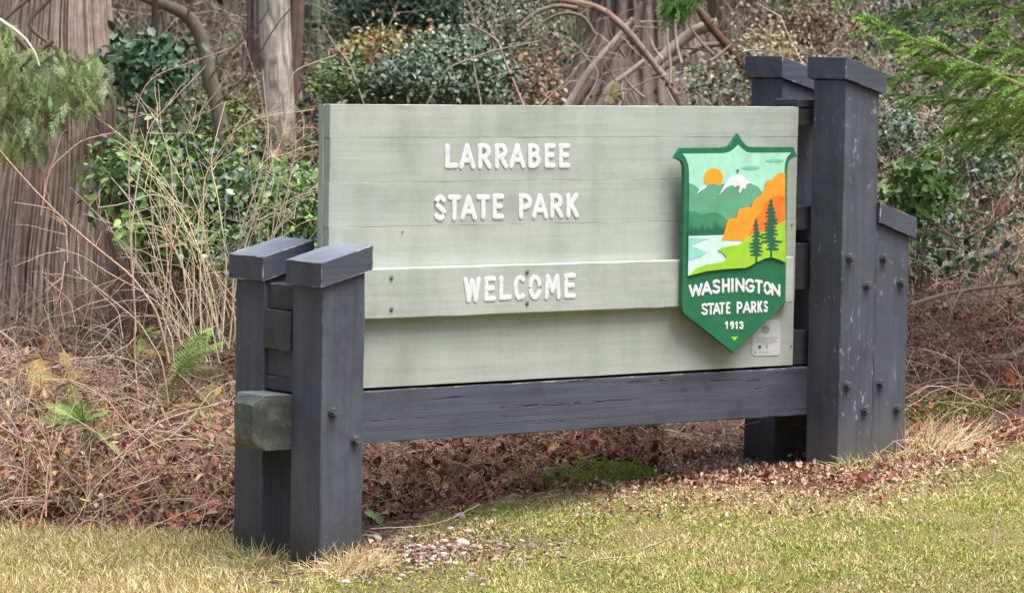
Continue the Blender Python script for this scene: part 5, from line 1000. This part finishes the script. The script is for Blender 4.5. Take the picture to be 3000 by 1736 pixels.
# ---- fir: trunk stands outside the picture on the right, its boughs reach in
def fir():
    g = np.random.default_rng(601); b = foot(2960*D, 15.6); o = empty('fir_tree', tuple(b), 'young fir reaching in from the right with soft bright green boughs', 'tree')
    acc = Acc(); top = at(2960*D, -1500*D, 15.6); trunk_mesh([b-Zup*.2, b+Zup, top], [.16, .14, .09], 120, 160, .012, 5, 1.2, (.2, .15, .12), (.3, .24, .2), acc, 60); acc.obj('trunk', m_bark, o)
    wood = Acc(); nd_ = Acc()
    pal = [(.25, .46, .09), (.31, .53, .11), (.20, .39, .09), (.36, .58, .14), (.37, .54, .15)]; dk = [(.16, .29, .10), (.21, .35, .11), (.25, .41, .12)]
    boughs = [([(2960, 330), (2700, 260), (2520, 215), (2400, 160), (2270, 105), (2140, 55)], 15.0, pal, .055), ([(2960, 420), (2700, 350), (2560, 270), (2440, 250), (2370, 280)], 15.2, pal, .05), ([(2960, 200), (2700, 120), (2520, 130), (2400, 130), (2330, 90)], 15.4, dk+pal[:2], .05),
              ([(2960, 120), (2700, 60), (2560, 30), (2440, 10), (2330, -10)], 15.8, dk+pal[:1], .05), ([(2960, 500), (2700, 400), (2600, 340), (2480, 330), (2380, 350)], 15.6, pal[2:]+dk, .045), ([(2900, 200), (2600, 190), (2420, 200), (2280, 180), (2190, 190)], 16.2, dk, .05), ([(2960, 60), (2700, 0), (2500, -20), (2300, 20), (2200, 40)], 16.6, dk, .05), ([(2960, 330), (2700, 240), (2560, 190), (2450, 185), (2350, 170), (2250, 130)], 15.1, pal, .05), ([(2960, 300), (2700, 200), (2560, 150), (2480, 90), (2400, 60)], 15.3, pal[:3]+dk[1:], .05), ([(2960, 380), (2760, 330), (2620, 300), (2500, 290), (2420, 300), (2330, 330)], 15.3, pal, .05), ([(2900, 330), (2600, 280), (2450, 260), (2330, 240), (2230, 235)], 15.9, dk+pal[2:3], .05)]
    for pts, dep, pl_, _ in boughs:
        P = pathpx(pts, dep); onetube(P, [.02, .004], 8, (.30, .24, .15), wood); L = np.r_[0, np.cumsum(np.linalg.norm(np.diff(P, axis=0), axis=1))]
        m = int(L[-1]/.016); tt = np.linspace(.15*L[-1], L[-1], m); B = np.stack([np.interp(tt, L, P[:, i]) for i in range(3)], 1); ax = norm(np.gradient(B, axis=0))
        for k in range(m):
            sd2 = norm(np.cross(ax[k], Zup)[None])[0]*(1 if k % 2 else -1); dd = norm((ax[k]*.8+sd2*g.uniform(.2, 1.0)+Zup*g.uniform(-.75, .35)+g.normal(size=3)*.12)[None])[0]; ln = g.uniform(.10, .30)*(1.15-.6*k/m)
            if k == m-1: dd = ax[k]
            q = 22; t = np.linspace(0, 1, q); C = B[k]+dd*ln*t[:, None]-Zup*(t[:, None]**2)*ln*.22; c = pick(pl_, 1, .15, g)[0]
            tubes(C[None, ::7], np.array([[.0022, .0018, .0014, .001]]), 3, (.28, .26, .12), wood)
            s2 = norm(np.cross(dd, Zup)[None])[0]
            for sg in (1, -1): flakes(C, dd*.75+s2*sg*.75+g.normal(size=(q, 3))*.28, np.tile(Zup, (q, 1))+g.normal(size=(q, 3))*.3, np.full(q, .024)*(1.4-.5*t), np.full(q, .0042), np.tile(c, (q, 1))*g.uniform(.8, 1.25, (q, 1))*(1+.25*t[:, None]), nd_, .03)
            flakes(C, dd*.8+Zup*.6+g.normal(size=(q, 3))*.25, np.tile(s2, (q, 1)), np.full(q, .019), np.full(q, .004), np.tile(c, (q, 1)), nd_, .03)
    wood.obj('boughs', m_twig, o); f = nd_.obj('needles', m_grass, o, False)
    crown_high(o, top[0], top[1], 3.2, 7, 1.8, 3500, g, GRN)
fir()
def hanging_sprig():
    g = np.random.default_rng(611); b = foot(1750*D, 26); o = empty('hemlock_tree', tuple(b), 'conifer behind the logs whose soft green bough tip hangs at the top edge', 'tree')
    acc = Acc(); trunk_mesh([b-Zup*.2, b+Zup*2, b+Zup*6], [.12, .1, .06], 60, 100, .01, 4, 1.2, (.13, .1, .08), (.22, .18, .15), acc, 61); acc.obj('trunk', m_bark, o)
    acc = Acc(); n = 150; O = at(g.uniform(1640, 1705, n)*D, g.uniform(-70, 8, n)*D, g.uniform(20.6, 21, n)); cedar_sprays(acc, O, n, .2, g, [(.12, .26, .06), (.16, .32, .07), (.09, .2, .06)], (.08, .17))
    O = at(g.uniform(1880, 2120, 140)*D, g.uniform(-110, -32, 140)*D, g.uniform(21.5, 23, 140)); cedar_sprays(acc, O, 140, .2, g, [(.08, .17, .05), (.11, .2, .05)], (.10, .2))
    acc.obj('foliage', m_grass, o, False)
    acc = Acc(); onetube(np.array([b+Zup*3.2, at(1700*D, -70*D, 21)+Zup*.3, at(1690*D, 0, 20.8)]), [.03, .004], 6, (.2, .16, .12), acc); acc.obj('bough', m_twig, o)
hanging_sprig()
# ---- moss mound with stones under the beam
def mound():
    P, _ = ground_hit(1455*D, 1185*D); c = P[0]; g = np.random.default_rng(701)
    o = empty('mossy_mound', tuple(c), 'low green moss mound with grey stones under the middle of the beam', 'mound'); n, m = 26, 60; acc = Acc()
    r = np.linspace(0, 1, n)[:, None]; a = np.linspace(0, 2*math.pi, m, endpoint=False)[None]; x = c[0]+RH[0]*.34*r*np.cos(a)+FH[0]*.22*r*np.sin(a); y = c[1]+RH[1]*.34*r*np.cos(a)+FH[1]*.22*r*np.sin(a)
    z = gz(x, y)-.01+.085*(1-r**2)*(.8+.5*vn(x*9, y*9, 8))+.012*vn(x*40, y*40, 9)*(1-r**4); i = np.arange(n-1)[:, None]*m; j = np.arange(m)[None]; j2 = (j+1) % m
    col = np.array([.12, .14, .03])*(.7+.7*vn(x*22, y*22, 10))[..., None]
    acc.add(np.stack([x, y, z], -1).reshape(-1, 3), [np.stack([i+j, i+j2, i+m+j2, i+m+j], -1).reshape(-1, 4)], col.reshape(-1, 3)); acc.obj('moss', m_moss, o)
    acc = Acc(); q = 5000; rr = np.sqrt(g.random(q)); aa = g.random(q)*6.28; X = c[0]+RH[0]*.36*rr*np.cos(aa)+FH[0]*.24*rr*np.sin(aa); Y = c[1]+RH[1]*.36*rr*np.cos(aa)+FH[1]*.24*rr*np.sin(aa)
    Zz = gz(X, Y)-.012+.085*(1-rr**2)*(.8+.5*vn(X*9, Y*9, 8)); flakes(np.stack([X, Y, Zz], 1), rdir(q, 1, g), rdir(q, 0, g), g.uniform(.008, .018, q), np.full(q, .004), pick([(.20, .23, .04), (.14, .17, .035), (.27, .28, .07)], q, .2, g), acc); acc.obj('moss_tufts', m_grass, o, False)
    for k, (px, py, s_) in enumerate([(1375, 1150, .05), (1402, 1140, .04), (1425, 1146, .038), (1378, 1178, .022), (1350, 1160, .03)]):
        V, F = stone_mesh(g, s_); Q, _ = ground_hit(px*D, (py+15)*D); ac = Acc(); ac.add(V+Q[0]+Zup*.03, [F], (.42, .42, .38)); ac.obj('stone', m_stone, o)
mound()
# patches of moss on the right bank
for k, (px, py, rx, lab) in enumerate([(2275, 1020, .28, 'flat moss patch beside the foot of the short right post'), (2400, 995, .2, 'small flat moss patch farther right on the bank')]):
    g = np.random.default_rng(720+k); P, _ = ground_hit(px*D, py*D); c = P[0]; q = 5000; rr = np.sqrt(g.random(q)); aa = g.random(q)*6.28; X = c[0]+rx*rr*np.cos(aa); Y = c[1]+rx*rr*np.sin(aa); acc = Acc()
    flakes(np.stack([X, Y, gz(X, Y)+.02], 1), rdir(q, .8, g), rdir(q, .5, g), g.uniform(.01, .022, q), np.full(q, .006), pick([(.20, .24, .05), (.26, .28, .07), (.14, .18, .04)], q, .2, g), acc); prop(acc.obj('moss_patch', m_grass, None, False), lab, 'moss')
# small broad leaved seedlings beside the left post
def seedling(px, py, s_, col, lab, seed):
    g = np.random.default_rng(seed); P, _ = ground_hit(px*D, py*D); b = P[0]; o = empty('seedling', tuple(b), lab, 'plant'); n = 5
    for k in range(n):
        a2 = Acc(); tip = b+np.array([g.normal()*s_*.6, g.normal()*s_*.6, s_*g.uniform(.5, 1.5)]); tubes(np.array([[b, (b+tip)/2+Zup*.005, tip]]), np.array([[.0015, .0012, .001]]), 4, (.3, .3, .12), a2)
        leaves(tip[None], rdir(1, .2, g), norm((Zup-fw)[None]+.3*g.normal(size=(1, 3))), [s_], [s_*.8], pick([col], 1, .1, g), a2, .15); a2.obj('leaf', m_leaf, o)
seedling(926, 1290, .045, (.30, .40, .16), 'small pale green seedling touching the right side of the front left post', 1)
seedling(955, 1235, .05, (.26, .36, .13), 'green leafed seedling in the dark hollow right of the left post', 2)
seedling(1910, 1105, .045, (.22, .28, .12), 'small green plant in the shadow between the right posts', 3)
def seed_stalk(px, py, h, lab, seed):
    g = np.random.default_rng(seed); P, _ = ground_hit(px*D, py*D); b = P[0]; acc = Acc(); o = empty('weed_stalk', tuple(b), lab, 'plant')
    pt = np.array([b, b+np.array([.003, 0, h*.5]), b+np.array([.01, 0, h])]); onetube(pt, [.0014, .001], 4, (.42, .30, .24), acc); acc.obj('stalk', m_twig, o)
    acc = Acc(); n = 40; Q = b+np.array([.01, 0, h])+g.normal(size=(n, 3))*np.array([.006, .006, .016]); flakes(Q, rdir(n, .5, g), rdir(n, 0, g), np.full(n, .009), np.full(n, .004), pick([(.40, .26, .22)], n, .2, g), acc); acc.obj('seed_head', m_dull, o, False)
seed_stalk(672, 1310, .13, 'dry seed stalk standing in the dark gap between the left posts', 5)
seed_stalk(838, 1385, .15, 'thin leaning dry stalk before the front left post', 6)

# ---- unseen leaf screen added behind the viewer: it shuts out the low sky
def add_leaf_screen():
    g = np.random.default_rng(801); acc = Acc(); n = 15000; a = g.uniform(-1.75, 1.75, n)+YAW+math.pi; r = g.uniform(20, 27, n); z = g.uniform(-.3, 11.5, n)*(.75+.35*vn(a*6, 1.5, 4))
    x = CP[0]+np.sin(a)*r; y = CP[1]+np.cos(a)*r; P = np.stack([x, y, z+gz(x, y)], 1)
    flakes(P, rdir(n, -.5, g), rdir(n, .2, g), g.uniform(.6, 1.3, n), g.uniform(.35, .8, n), pick([(.05, .08, .035), (.07, .10, .04), (.04, .06, .03), (.12, .11, .07)], n, .25, g), acc, .1)
    prop(acc.obj('unseen_leaf_screen', m_grass, None, False), 'unseen screen of dark leaf flakes added behind the viewer', kind='stuff')
add_leaf_screen()
